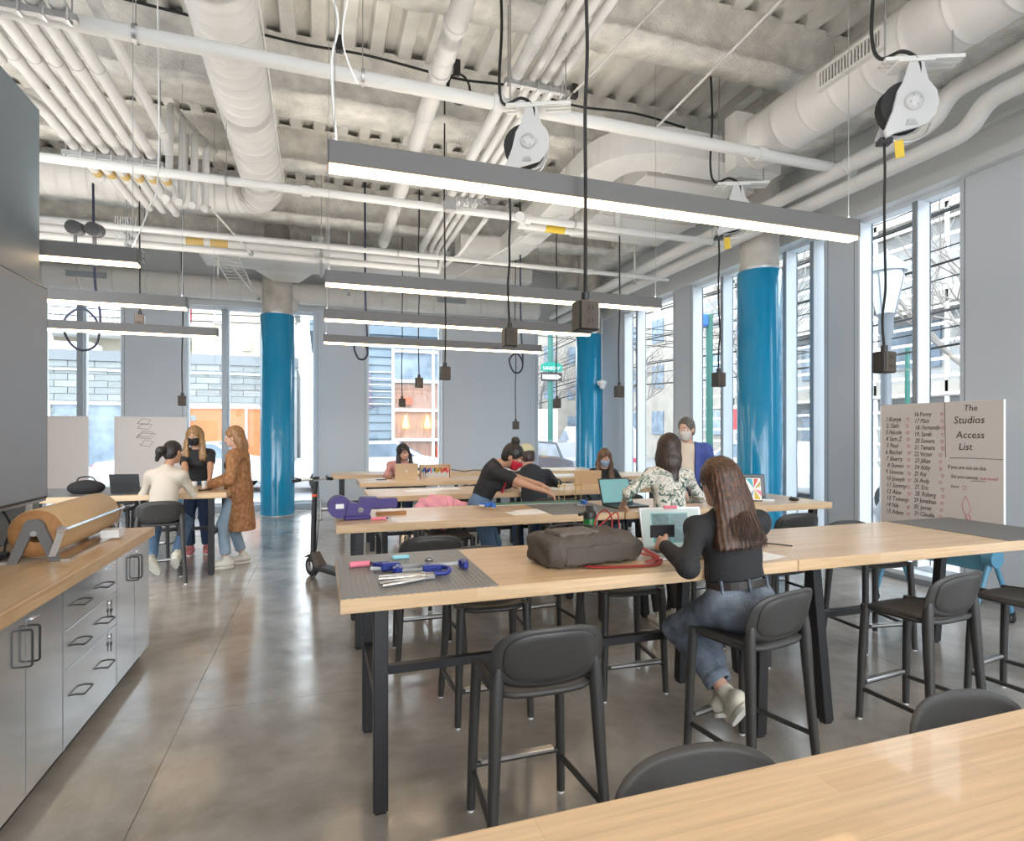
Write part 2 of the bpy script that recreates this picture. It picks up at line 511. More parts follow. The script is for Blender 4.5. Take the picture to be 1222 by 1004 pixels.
# sprayed girder along the room, above the right duct
def girder(x, y0, y1, wd, dp):
    mb = MB(); r = random.Random(5); n = int((y1 - y0) / .15)
    sec = [(-wd / 2, ZD), (-wd / 2, ZD - dp), (wd / 2, ZD - dp), (wd / 2, ZD)]; vs = []; fs = []
    for i in range(n + 1):
        y = y0 + (y1 - y0) * i / n
        for a, z in sec: vs.append((x + a + r.uniform(-.012, .012), y, z + r.uniform(-.012, .012)))
    for i in range(n):
        for j in range(3): fs.append((i * 4 + j, i * 4 + j + 1, i * 4 + 5 + j, i * 4 + 4 + j))
    mb.add(vs, fs, True); mb.build('sprayed_girder', 'fireproofing', ce)
girder(5.55, YN, YF, .5, .62)

# columns
def column(x, y, r, top, label):
    c = thing('round_column', label, 'column', (x, y, 0), 0, 'blue columns')
    MB().lathe([(r, 0), (r, top - .008), (r - .008, top)], n=48).build('blue_jacket', 'column_blue', c)
    MB().lathe([(r - .035, top - .01), (r - .035, ZD - .1)], n=32).build('concrete_shaft', 'concrete_raw', c)
    MB().lathe([(r - .02, top), (r - .02, top + .035)], n=32).build('collar', 'steel', c)
    MB().lathe([(r + .006, 0), (r + .006, .018), (r, .02)], n=48).build('base_ring', 'dull_steel', c)
column(-.80, 11.98, .31, 3.83, 'glossy blue round column beside the woman in the brown cardigan')
column(5.55, 11.45, .295, 3.70, 'glossy blue round column behind the woman in the blue mask')
column(5.53, 6.27, .28, 3.71, 'glossy blue round column behind the open picture laptop')
# ---------------------------------------------------------------- linear pendant lights
def linear_light(x0, x1, y, label, group):
    t = thing('linear_pendant_light', label, 'light', (x0, y, 2.8), 0, group)
    n = x1 - x0
    MB().cbox(0, n, -.045, .045, .02, .125, .004).build('housing', 'light_housing', t)
    MB().box(0.004, n - .004, -.034, .034, 0.0, .02).build('diffuser', 'led_warm', t)
    MB().box(0.02, n - .02, -.034, .034, .1245, .1253).build('added_uplight', 'added_up_glow', t)  # unseen glowing strip, added so the ceiling gets brighter
    MB().box(-.004, 0.0, -.045, .045, .012, .125).build('end_cap', 'light_housing', t)
    MB().box(n, n + .004, -.045, .045, .012, .125).build('end_cap', 'light_housing', t)
    for q in (.03, n - .04):
        MB().cyl((q, 0, .125), (q, 0, ZD - 2.8), .0025, 5).build('hanging_wire', 'dull_steel', t)
        MB().cyl((q, 0, .125), (q, 0, .15), .008, 8).build('wire_clamp', 'steel', t)
    return t
for i, (y, w) in enumerate([(2.80, 'the front work table row'), (5.02, 'the second work table row'), (6.60, 'the third work table row'), (8.30, 'the back work table rows')]):
    t = linear_light(.03, 3.20, y, 'long grey linear light with warm glowing underside hung over ' + w, 'linear lights over the work tables')
for i, (y, w) in enumerate([(4.87, 'next to the dark partition end'), (6.45, 'over the left table front edge'), (8.24, 'just beyond the left table')]):
    t = linear_light(-4.43, -1.265, y, 'long grey linear light with warm glow ' + w, 'linear lights over the left side')
for y, w in ((.6, 'above the nearest bare table'), (-1.5, 'behind the nearest bare table')):
    linear_light(.03, 3.20, y, 'long grey linear light with warm glow ' + w, 'linear lights over the near tables')
# feeder cord coming down beside the front light
t = thing('light_feed_cord', 'thin white feed cord running down to the front linear light end', 'cord', (.045, 2.86, 2.92))
MB().tube(spline([(0, 0, 2.6), (.015, 0, 1.6), (-.02, 0, .9), (.03, 0, .62), (.0, -.01, .4), (.02, -.06, .005)]), .006, 6).build('cord', 'white_plastic', t)
MB().tube(spline([(.07, .02, 1.5), (.09, .02, .9), (.05, .01, .55), (.12, .02, .35)]), .004, 5).build('cord_tail', 'white_plastic', t)
t = thing('light_feed_cord', 'thin grey feed cord hanging to the light next to the dark partition', 'cord', (-1.36, 4.87, 2.92))
MB().tube(spline([(.2, 0, 2.67), (.22, 0, .7), (.15, 0, .3), (.05, 0, .01)]), .005, 6).build('cord', 'white_plastic', t)

# ---------------------------------------------------------------- ducts
def spiral_tube(path, r, pitch=.16, n=28):
    """round duct whose seams stand slightly proud"""
    P = [Vector(p) for p in path]; pts = []; rad = []
    acc = 0.
    for i in range(len(P) - 1):
        d = (P[i + 1] - P[i]); Ln = d.length; s = 0.
        while s < Ln:
            q = P[i] + d * (s / Ln)
            pts.append(q); rad.append(r)
            if acc >= pitch:
                acc = 0
                pts[-1:] = [q, q + d.normalized() * .004, q + d.normalized() * .012, q + d.normalized() * .016]
                rad[-1:] = [r, r + .006, r + .006, r]
            s += .04; acc += .04
    pts.append(P[-1]); rad.append(r)
    return MB().tube(pts, rad, n)
t = thing('spiral_duct', 'large white spiral duct with an elbow turning above the left table', 'duct', (0, 0, 0))
pth = smooth_path([(-.72, YN, 4.85), (-.72, 8.75, 4.85), (-5.6, 8.75, 4.85)], .55, 14)
spiral_tube(pth, .25).build('duct_tube', 'duct_white', t)
for y in (3.2, 5.2, 7.1):
    MB().lathe([(.251, 0), (.258, .004), (.258, .03), (.251, .034)], (-.72, y, 4.85), 28, 'y', cap=False).build('joint_band', 'duct_white', t)
    MB().cyl((-.72, y, 5.1), (-.72, y, 5.6), .005, 6).build('hanger_rod', 'dull_steel', t)
MB().tube(spline([(-.455, 2.5, 4.83), (-.45, 5.0, 4.86), (-.455, 6.6, 4.80), (-.46, 8.1, 4.86)]), .006, 6).build('signal_cable', 'white_plastic', t)

t = thing('spiral_duct', 'large white spiral duct with slotted grilles above the window wall side', 'duct', (0, 0, 0))
spiral_tube([(4.33, YN, 4.6), (4.33, 4.98, 4.6)], .26, .32).build('duct_tube', 'duct_white', t)
MB().lathe([(.26, 0), (.275, .01), (.275, .05), (.26, .06)], (4.33, 4.9, 4.6), 28, 'y', cap=False).build('joint_band', 'duct_white', t)
for y0 in (3.28, .6):
    g = MB(); c0 = Vector((4.33, 0, 4.6)); an = math.radians(180)
    u = Vector((math.cos(an), 0, math.sin(an))); w = Vector((-math.sin(an), 0, math.cos(an)))
    def q(y, a, r): return c0 + Vector((0, y, 0)) + u * r + w * a
    fr_ = MB()
    for (ya, yb, aa, ab) in ((y0, y0 + .62, -.085, -.06), (y0, y0 + .62, .06, .085), (y0, y0 + .03, -.06, .06), (y0 + .59, y0 + .62, -.06, .06)):
        fr_.prism([q(ya, aa, .24), q(yb, aa, .24), q(yb, ab, .24), q(ya, ab, .24)], u * .05)
    go = fr_.build('grille_frame', 'duct_white', t)
    MB().prism([q(y0 + .03, -.06, .245), q(y0 + .59, -.06, .245), q(y0 + .59, .06, .245), q(y0 + .03, .06, .245)], u * .02).build('grille_back', 'dark_gap', go)
    for k in range(18):
        yy = y0 + .045 + k * .0306
        MB().prism([q(yy, -.06, .267), q(yy + .012, -.06, .267), q(yy + .012, .06, .267), q(yy, .06, .267)], u * .016).build('grille_slat', 'duct_white', go)
# box transition at the duct end and the long flat duct
t = thing('rectangular_duct', 'white rectangular duct with two curved bends snaking across the ceiling', 'duct', (0, 0, 0))
pth = smooth_path([(4.33, 5.0, 4.62), (4.33, 5.38, 4.62), (2.98, 5.38, 4.62), (2.98, 9.25, 4.62), (2.12, 9.25, 4.62)], .62, 10)
MB().sweep(pth, .42, .28).build('duct_body', 'duct_white', t)
for (x, y, ax) in ((3.62, 5.38, 'x'), (2.98, 6.4, 'y'), (2.98, 7.6, 'y'), (2.98, 8.4, 'y')):
    if ax == 'x': MB().box(x - .012, x + .012, y - .217, y + .217, 4.473, 4.767).build('flange', 'duct_white', t)
    else: MB().box(x - .217, x + .217, y - .012, y + .012, 4.473, 4.767).build('flange', 'duct_white', t)
MB().box(4.05, 4.62, 4.92, 5.1, 4.32, 4.9).build('transition_box', 'duct_white', t)
t = thing('flat_duct', 'wide flat white duct beside the curved duct near the window wall', 'duct', (0, 0, 0))
MB().cbox(3.5, 5.0, 5.75, 7.9, 4.50, 4.78, .01).build('duct_body', 'duct_white', t)
for yy in (6.3, 6.95, 7.5): MB().box(3.49, 5.01, yy - .012, yy + .012, 4.49, 4.79).build('flange', 'duct_white', t)
t = thing('slim_round_duct', 'slim off white round duct running between the conduits and big duct', 'duct', (0, 0, 0))
spiral_tube([(.97, YN, 4.7), (.97, 9.7, 4.7)], .085, .9, 16).build('duct_tube', 'duct_white', t)
for y in (4.3, 4.9, 6.8): MB().lathe([(.086, 0), (.096, .005), (.096, .05), (.086, .055)], (.97, y, 4.7), 16, 'y', cap=False).build('coupling', 'duct_white', t)
t = thing('spiral_duct', 'white round duct running along the top of the far windows', 'duct', (0, 0, 0))
spiral_tube([(-5.6, 12.15, 4.33), (4.6, 12.15, 4.33)], .22, .5, 24).build('duct_tube', 'duct_white', t)
for x in (-3.9, 2.6):
    MB().box(x - .3, x + .3, 11.90, 11.96, 4.3, 4.40).build('grille_frame', 'frame_grey', t)
MB().lathe([(.17, 0), (.20, -.22), (.12, -.26)], (-.62, 12.1, 4.2), 20, cap=True).build('drop_collar', 'duct_white', t)
t = thing('flat_duct', 'wide flat white duct above the blue column at the far windows', 'duct', (0, 0, 0))
MB().cbox(-1.9, 3.9, 10.55, 11.25, 4.5, 4.75, .01).build('duct_body', 'duct_white', t)
for xx in (-.7, .5, 1.7, 2.9): MB().box(xx - .012, xx + .012, 10.54, 11.26, 4.49, 4.76).build('flange', 'duct_white', t)
MB().prism([(-1.15, 11.25, 4.5), (-.15, 11.25, 4.5), (-.4, 11.6, 4.4), (-.85, 11.6, 4.4)], (0, 0, .2)).build('taper', 'duct_white', t)

# ---------------------------------------------------------------- sprinkler and service pipes along X
def pipe(name, label, path, r, cat='pipe', m='white_paint', n=12, couplings=(), hang=(), group=None):
    t = thing(name, label, cat, (0, 0, 0), 0, group)
    MB().tube(path, r, n).build('pipe_run', m, t)
    for c in couplings:
        p = Vector(c[0]); d = Vector(c[1])
        MB().cyl(p - d * .04, p + d * .04, r * 1.35, n).build('coupling', m, t)
    for hx in hang:
        MB().cyl((hx[0], hx[1], hx[2]), (hx[0], hx[1], ZD), .004, 5).build('hanger_rod', 'dull_steel', t)
        MB().lathe([(r * 1.25, -.012), (r * 1.25, .012)], (hx[0], hx[1], hx[2]), 12, 'x', cap=False).build('clevis_ring', 'dull_steel', t)
    return t
Xd = (1, 0, 0)
pipe('sprinkler_pipe', 'long white sprinkler pipe crossing under the front conduits', [(-5.6, 4.5, 4.3), (5.25, 4.6, 4.3)], .052,
     couplings=[((1.38, 4.56, 4.3), Xd), ((4.05, 4.59, 4.3), Xd), ((5.2, 4.6, 4.3), Xd)], hang=[(-1.2, 4.54, 4.3), (.3, 4.55, 4.3), (5.0, 4.6, 4.3)])
pipe('sprinkler_pipe', 'white sprinkler pipe crossing above the second linear light', [(-5.6, 6.33, 4.1), (5.2, 6.42, 4.1)], .042,
     couplings=[((-.15, 6.38, 4.1), Xd), ((2.3, 6.4, 4.1), Xd)], hang=[(-.9, 6.37, 4.1), (2.9, 6.4, 4.1), (4.9, 6.42, 4.1)])
pipe('sprinkler_pipe', 'thin white sprinkler pipe crossing above the third linear light', [(-2.5, 8.05, 4.05), (5.3, 8.05, 4.05)], .032, couplings=[((3.9, 8.05, 4.05), Xd)], hang=[(1.0, 8.05, 4.05), (4.4, 8.05, 4.05)])
pipe('service_pipe', 'upper thick white pipe beside the pipe with amber labels', [(-5.6, 9.15, 4.38), (1.7, 9.15, 4.38)], .062, m='conduit_white')
t = pipe('service_pipe', 'thick white pipe with amber flow labels above the left table', [(-5.6, 8.9, 4.2), (1.7, 8.9, 4.2)], .062, m='conduit_white')
for x in (-1.75, -1.45): MB().tube([(x, 8.9, 4.2), (x + .22, 8.9, 4.2)], .0635, 12, False).build('flow_label', 'label_amber', t)
t = pipe('service_pipe', 'lower thick grey white pipe of the far service bank', [(-5.6, 8.7, 4.05), (1.7, 8.7, 4.05)], .05, m='conduit_white')
# trapeze hangers that carry the bank
for x in (-2.35, .0):
    t = thing('trapeze_hanger', 'steel trapeze hanger with clamps under the far pipe bank' + (' beside the partition' if x < -1 else ' near the room centre'), 'hanger', (x, 8.9, 0), 0, 'far trapeze hangers')
    for z in (3.98, 4.12, 4.3): MB().box(-.02, .02, -.42, .42, z - .02, z + .012).build('strut', 'dull_steel', t)
    for yy in (-.4, .4): MB().cyl((0, yy, 3.95), (0, yy, ZD), .006, 6).build('threaded_rod', 'dull_steel', t)
    for k in range(9):
        MB().box(-.12 + k * .028, -.112 + k * .028, -.42, -.415, 4.0, 4.32).build('wire_tie', 'steel', t)
# fat insulated pipes along the window wall, with a jog
for dx, dz, lab in ((0, 0, 'inner fat white insulated pipe with a jog along the window wall'), (.17, -.13, 'outer fat white insulated pipe with a jog along the window wall')):
    a = [(4.92 + dx, YN, 4.40 + dz), (4.92 + dx, 3.40 - dx, 4.40 + dz), (4.99 + dx, 3.58 - dx, 4.25 + dz), (4.99 + dx, 12.3, 4.25 + dz)]
    t = thing('insulated_pipe', lab, 'pipe', (0, 0, 0))
    MB().tube(smooth_path(a, .14, 6), .078, 16).build('pipe_run', 'white_paint', t)
    for yy in (1.0, 4.4, 6.4, 8.4): MB().lathe([(.079, 0), (.083, .004), (.083, .03), (.079, .034)], (4.99 + dx if yy > 3.5 else 4.92 + dx, yy, (4.25 if yy > 3.5 else 4.40) + dz), 16, 'y', cap=False).build('jacket_band', 'white_paint', t)
# ---------------------------------------------------------------- conduit racks along Y
def clamp_rack(t, xs, y, z, r, rod=True, w=.06):
    x0, x1 = min(xs) - .1, max(xs) + .1
    rk = MB().box(x0, x1, y - .022, y + .022, z - r - .045, z - r - .003).build('strut_rack', 'dull_steel', t)
    for x in xs:
        MB().lathe([(r * 1.12, -.016), (r * 1.12, .016)], (x, y, z), 12, 'y', cap=False).box(x - .008, x + .008, y - .016, y + .016, z + r, z + r + .03).build('pipe_clamp', 'steel', rk)
        MB().box(x + r + .004, x + r + .016, y - .03, y + .03, z - r - .06, z - r + .03).build('strut_bolt', 'steel', rk)
    if rod:
        for x in (x0 + .03, x1 - .03): MB().cyl((x, y, z - r - .07), (x, y, ZD), .006, 6).build('threaded_rod', 'dull_steel', rk)
def conduit(label, path, r, group=None, couplings=()):
    t = thing('conduit', label, 'conduit', (0, 0, 0), 0, group)
    MB().tube(path, r, 12).build('pipe_run', 'conduit_white', t)
    for c, d in couplings:
        p = Vector(c); d = Vector(d)
        MB().cyl(p - d * .05, p + d * .05, r * 1.14, 12).build('coupling', 'conduit_white', t)
    return t
# left rack: six conduits running along the partition top, plus a high one
lx = [-2.22, -2.10, -1.97, -1.84, -1.71, -1.58]
ends = [7.2, 7.9, 8.0, 8.05, 8.1, 7.75]
for k, x in enumerate(lx):
    pth = [(x, YN, 4.3), (x, ends[k], 4.3)]
    if k == 0: pth = smooth_path([(x - .1, YN, 4.3), (x - .1, 5.6, 4.3), (x, 5.8, 4.3), (x, 7.2, 4.3)], .1)
    if k == 5: pth = smooth_path([(x, YN, 4.3), (x, 7.75, 4.3), (x + .02, 7.9, 5.2)], .12)
    t = conduit(('first', 'second', 'third', 'fourth', 'fifth', 'sixth')[k] + ' thick white conduit from the wall side of the rack above the partition', pth, .045, 'conduits above the partition', [((x, 5.1, 4.3), (0, 1, 0)), ((x, 6.75, 4.3), (0, 1, 0))])
    MB().tube([(x, 7.0, 4.3), (x, 7.11, 4.3)], .0462, 12, False).build('flow_label', 'label_amber', t)
t = thing('conduit_rack', 'steel strut rack clamping the conduits above the dark partition', 'rack', (0, 0, 0))
for y in (3.0, 4.38, 6.5): clamp_rack(t, lx, y, 4.3, .045)
conduit('single white conduit running higher beside the partition rack', smooth_path([(-1.42, YN, 4.42), (-1.42, 6.3, 4.42), (-1.42, 6.4, 4.3)], .06), .042, None, [((-1.42, 6.2, 4.42), (0, 1, 0))])
for k in range(4):
    x = -1.62 + k * .105
    conduit('white conduit rising to the deck at the end of the partition rack', smooth_path([(x, 7.2 + .12 * k, 4.15 + .02 * k), (x, 7.35 + .1 * k, 4.22), (x, 7.4 + .1 * k, 5.3 - .1 * k), (x + .06, 7.9, 5.35 - .1 * k)], .1), .04, 'rising conduits')
# centre rack
cx = [1.56, 1.70, 1.81, 1.92]
for k, x in enumerate(cx):
    conduit(('thicker white conduit at the edge of the centre rack', 'thin white conduit next to the thicker one in the centre rack', 'thin white conduit between two thin ones in the centre rack', 'thin white conduit at the window side of the centre rack')[k], smooth_path([(x, YN, 4.6), (x, 9.3, 4.6), (x - .05, 9.6, 4.3)], .1), .055 if k == 0 else .04, 'centre conduits', [((x, 4.2, 4.6), (0, 1, 0)), ((x, 7.4, 4.6), (0, 1, 0))])
t = thing('conduit_rack', 'steel strut rack clamping the conduits across the room centre', 'rack', (0, 0, 0))
for y in (1.8, 4.62, 7.15, 9.35): clamp_rack(t, cx, y, 4.6, .042)
conduit('thin white conduit bending down beside the centre rack', smooth_path([(2.06, 7.3, 4.4), (2.06, 8.3, 4.4), (2.0, 8.6, 4.3), (1.9, 9.3, 4.3)], .12), .03)
# smaller bits between the pipes
t = thing('valve_assembly', 'white pipe valve with yellow label by the curved duct', 'valve', (2.55, 6.6, 4.1))
MB().tube([(-.3, 0, 0), (.5, 0, 0)], .055, 12).tube(smooth_path([(.5, 0, 0), (1.05, 0, 0), (1.05, 0, .5)], .1), .05, 12).build('pipe_run', 'white_paint', t)
MB().tube([(.05, 0, 0), (.3, 0, 0)], .057, 12, False).build('flow_label', 'tag_yellow', t)
MB().cyl((-.2, 0, 0), (-.35, -.25, -.02), .045, 12).cyl((-.35, -.25, -.02), (-.38, -.3, -.025), .06, 12).build('branch', 'white_paint', t)
t = thing('junction_box', 'small grey junction box clipped to the second sprinkler pipe', 'junction box', (1.35, 6.30, 4.1))
MB().cbox(-.06, .06, -.05, .05, -.06, .06, .005).build('box_body', 'dull_steel', t)
for k in range(7): MB().box(.08 + k * .03, .087 + k * .03, -.05, -.045, -.06, .06).build('wire_tie', 'steel', t)
# black data cable with a coil strung under the beam
t = thing('data_cable', 'black data cable strung under the sprayed beam with a coil', 'cable', (0, 0, 0))
MB().tube(spline([(-1.75, 5.25, 5.0), (-.9, 5.28, 4.97), (-.2, 5.3, 4.94), (.4, 5.3, 4.95), (1.2, 5.3, 4.90), (1.75, 5.3, 4.93), (2.4, 5.3, 4.86), (3.1, 5.3, 4.9), (3.7, 5.3, 4.85)]), .011, 6).build('cable_run', 'black_rubber', t)
co = MB()
for k in range(3):
    co.tube([(1.22 + (.1 + .006 * k) * math.cos(a * PI / 10), 5.27 + .012 * k, 4.80 + (.13 + .006 * k) * math.sin(a * PI / 10)) for a in range(21)], .009, 6, False)
co.build('cable_coil', 'black_rubber', t)
for x in (-.85, .15, 1.2, 2.4): MB().box(x - .03, x + .03, 5.26, 5.32, 4.93, 5.06).build('cable_hanger', 'black_metal', t)
# thin diagonal braces and small clutter runs across the ceiling
for i, (a, c, lab) in enumerate([((2.95, 2.9, 5.3), (2.35, 5.4, 4.95), 'thin grey brace rod slanting under the deck near the front'),
                                 ((3.62, 3.4, 5.2), (3.25, 5.2, 4.7), 'white strut slanting beside the grilled duct'),
                                 ((3.0, 7.0, 4.43), (2.1, 10.6, 4.3), 'thin white strut slanting past the curved duct'),
                                 ((-1.55, 9.3, 4.4), (-1.1, 11.6, 4.05), 'white strut slanting down behind the pipe bank'),
                                 ((-1.25, 7.6, 4.25), (-.9, 8.5, 4.0), 'white strut slanting from the partition rack')]):
    t = thing('brace_rod', lab, 'brace', (0, 0, 0))
    MB().cyl(a, c, .012, 8).build('rod', 'white_paint', t)
    MB().cyl(Vector(c) - V(0, 0, .03), Vector(c) + V(0, 0, .03), .03, 8).build('end_fitting', 'dull_steel', t)
t = thing('cable_tray', 'white wire cable tray hanging beyond the pipe bank', 'tray', (0, 0, 0))
for x in (-1.55, -1.2): MB().tube([(x, 9.4, 4.25), (x, 11.5, 4.25)], .012, 6).build('side_rail', 'white_paint', t)
for k in range(11): MB().tube([(-1.55, 9.5 + k * .2, 4.24), (-1.2, 9.5 + k * .2, 4.24)], .008, 6).build('rung', 'white_paint', t)
for k, (x, y, w) in enumerate([(-1.5, 9.8, 'beside the cable tray'), (.45, 10.35, 'before the far flat duct'), (3.6, 10.4, 'toward the middle column'), (4.75, 8.15, 'beyond the wide flat duct')]):
    t = thing('drop_sprinkler', 'small white sprinkler on a drop pipe ' + w, 'sprinkler', (x, y, 3.98), 0, 'drop sprinklers')
    MB().cyl((0, 0, .03), (0, 0, ZD - 3.98), .014, 8).build('drop_pipe', 'white_paint', t)
    MB().lathe([(.01, -.03), (.03, -.028), (.03, -.022), (.012, .0), (.02, .03)], n=12).build('deflector', 'dull_steel', t)

# ---------------------------------------------------------------- cord reels and hanging outlet boxes
def reel_mesh(t):
    """retracting cord reel: side housings with a drum between, strut mount, guide arm"""
    pl = [(-.02, .26), (.07, .25), (.10, .12), (.155, .05), (.17, -.03), (.15, -.12), (.09, -.185), (.0, -.21), (-.12, -.24), (-.17, -.27), (-.185, -.22), (-.13, -.08), (-.10, .05), (-.06, .12)]
    for s in (-1, 1):
        MB().prism([(x, .045 * s, z) for x, z in pl], (0, .022 * s, 0)).build('side_housing', 'reel_grey', t)
    MB().lathe([(.17, -.04), (.17, -.034), (.10, -.03), (.10, .03), (.17, .034), (.17, .04)], (-.03, 0, -.04), 24, 'y').build('drum', 'black_rubber', t)
    hb = MB().lathe([(.06, -.072), (.055, -.095), (.02, -.1)], (.0, 0, -.03), 16, 'y').build('hub_cap', 'reel_grey', t)
    for k in range(4):
        a = k * PI / 2 + .4
        MB().lathe([(.008, -.1), (.008, -.092)], (.0 + .036 * math.cos(a), 0, -.03 + .036 * math.sin(a)), 8, 'y').build('screw', 'dull_steel', hb)
    MB().prism([(-.035, -.068, -.15), (.01, -.068, -.15), (.03, -.068, -.19), (-.05, -.068, -.19)], (0, -.004, 0)).build('slot_plate', 'dull_steel', t)
    MB().tube(spline([(-.16, -.02, -.25), (-.05, -.03, -.29), (.09, -.02, -.25), (.14, -.02, -.16)]), .006, 6).build('guide_wire', 'steel', t)
    MB().cbox(-.2, -.11, -.035, .035, -.29, -.25, .006).build('cord_guide', 'black_plastic', t)
    MB().prism([(-.115, -.05, -.29), (-.055, -.05, -.28), (-.045, -.05, -.40), (-.105, -.05, -.41)], (0, .004, 0)).build('warning_tag', 'tag_yellow', t)
    for k in range(3): MB().box(-.18, .34, -.07 + .05 * k, -.04 + .05 * k, .26, .285).build('mount_strut', 'white_paint', t)
    MB().box(-.1, .14, -.08, .08, .245, .262).build('mount_plate', 'white_paint', t)
    for x in (-.15, .3): MB().cyl((x, 0, .26), (x, 0, 1.71), .006, 6).build('threaded_rod', 'dull_steel', t)
    MB().tube(spline([(.05, -.05, .10), (.04, -.06, .25), (-.06, -.05, .33), (-.2, -.03, .30), (-.24, 0, .5), (-.22, 0, 1.0), (-.25, 0, 1.71)]), .012, 6).build('supply_cord', 'black_rubber', t)
reels = [(3.9, 2.98, 2.08, 'the front row end', .35, 3.9), (1.42, 2.62, 2.18, 'the backpack', 0, 4.75), (1.60, 4.42, 2.36, 'the red masked woman', .5, 3.95),
         (4.1, 5.02, 2.14, 'the picture laptops', .3, 3.9), (1.46, 6.33, 2.25, 'the pink jacket table', .2, 4.85), (3.9, 6.79, 2.13, 'the blue masked woman', .3, 4.85),
         (1.53, 8.58, 2.33, 'the marker rack', .2, 4.85), (1.52, 10.4, 2.12, 'the last table row', .2, 4.85), (3.79, 8.66, 2.06, 'the fourth table row', .3, 4.85), (3.62, 10.26, 1.72, 'the last row end', .2, 4.85),
         (-2.06, 8.46, 3.02, 'the left table', .1, 4.85), (-1.83, 9.69, 2.06, 'the black masked woman', .1, 4.85)]
proto = None
for (x, y, zb, w, rz, rzz) in reels:
    shown = rzz < 4.8
    rz = -.4
    if shown:
        if proto is None:
            t = thing('cord_reel', 'x', 'cord reel', (x, y, rzz), rz, 'ceiling cord reels'); reel_mesh(t); proto = t
        else:
            t = copy_tree(proto); t.location = (x, y, rzz); t.rotation_euler = (0, 0, rz)
        t['label'] = 'white ceiling cord reel with yellow tag above ' + w
    else: rzz = ZD + .37
    # the cord leaves the guide, so the box hangs under it
    gx, gy = x - .155 * math.cos(rz), y - .155 * math.sin(rz)
    b = thing('hanging_outlet_box', 'dark outlet box on a black cord above ' + w, 'outlet box', (gx, gy, zb), rz + .45, 'hanging outlet boxes')
    r2 = random.Random(int(x * 10 + y * 100))
    pts = [(r2.uniform(-.012, .012) if 0 < k < 7 else 0, r2.uniform(-.012, .012) if 0 < k < 7 else 0, .1 + (rzz - .28 - zb - .1) * k / 7) for k in range(8)]
    MB().tube(spline(pts, 4), .009, 6).build('cord', 'black_rubber', b)
    if not shown: MB().lathe([(.03, 0), (.045, .03), (.045, .08)], (0, 0, rzz - .46 - zb), 12).build('ceiling_hook', 'white_paint', b)
    MB().cyl((0, 0, .075), (0, 0, .12), .022, 10).build('strain_relief', 'black_plastic', b)
    bo = MB().cbox(-.055, .055, -.045, .045, -.075, .075, .006).build('box_body', 'black_plastic', b)
    MB().cbox(-.05, .05, -.053, -.045, -.07, .07, .003).build('face_plate', 'bag_brown', bo)
    MB().cbox(-.05, .05, .045, .053, -.07, .07, .003).build('face_plate', 'bag_brown', bo)
    for z in (.032, -.032):
        MB().lathe([(.024, -.056), (.022, -.052)], (0, 0, z), 12, 'y').build('socket', 'bag_brown', bo)
        MB().box(-.012, -.008, -.058, -.055, z - .006, z + .01).box(.008, .012, -.058, -.055, z - .006, z + .01).build('socket_slots', 'dark_gap', bo)
    MB().box(.055, .058, -.04, .04, -.065, .065).build('side_plate', 'dull_steel', bo)
# blue hoses looped over the left lights
for (x, y, z, s, lab) in [(-2.85, 8.55, 2.72, 1., 'blue hose hanging in a loop behind the left linear lights'), (3.0, 8.9, 2.62, .6, 'dark hose hanging in a loop behind the last linear light'), (.55, 8.8, 2.72, .5, 'dark hose curving behind the last linear light')]:
    t = thing('hose_loop', lab, 'hose', (x, y, z))
    MB().tube(spline([(.12 * s, 0, 2.9), (.14 * s, 0, .9), (.2 * s, 0, .35 * s), (.16 * s, 0, -.02), (-.02, 0, -.1 * s), (-.16 * s, 0, .06), (-.17 * s, 0, .28 * s), (.0, 0, .42 * s), (.15 * s, 0, .3 * s), (.2 * s, 0, .12 * s)]), .014, 8).build('hose', 'hose_navy', t)
# security camera on a cord by the middle column
t = thing('ceiling_camera', 'small white camera hanging on a cord beside the middle blue column', 'camera', (5.55, 11.05, 2.62))
MB().cyl((.1, 0, .05), (.1, 0, 1.5), .008, 6).build('cord', 'white_plastic', t)
MB().lathe([(.07, 0), (.1, .03), (.1, .09), (.03, .12)], (.1, 0, -.04), 16).sphere((.1, -.02, -.05), .065).build('camera_body', 'white_plastic', t)
t = thing('spot_light_pair', 'pair of small black spot heads above the partition end light', 'spotlight', (-1.62, 4.93, 3.05))
for dx in (-.06, .06): MB().cyl((dx, -.05, 0), (dx, .06, .02), .05, 14).cyl((dx, 0, .0), (dx, 0, -.12), .012, 8).build('spot_head', 'black_metal', t)
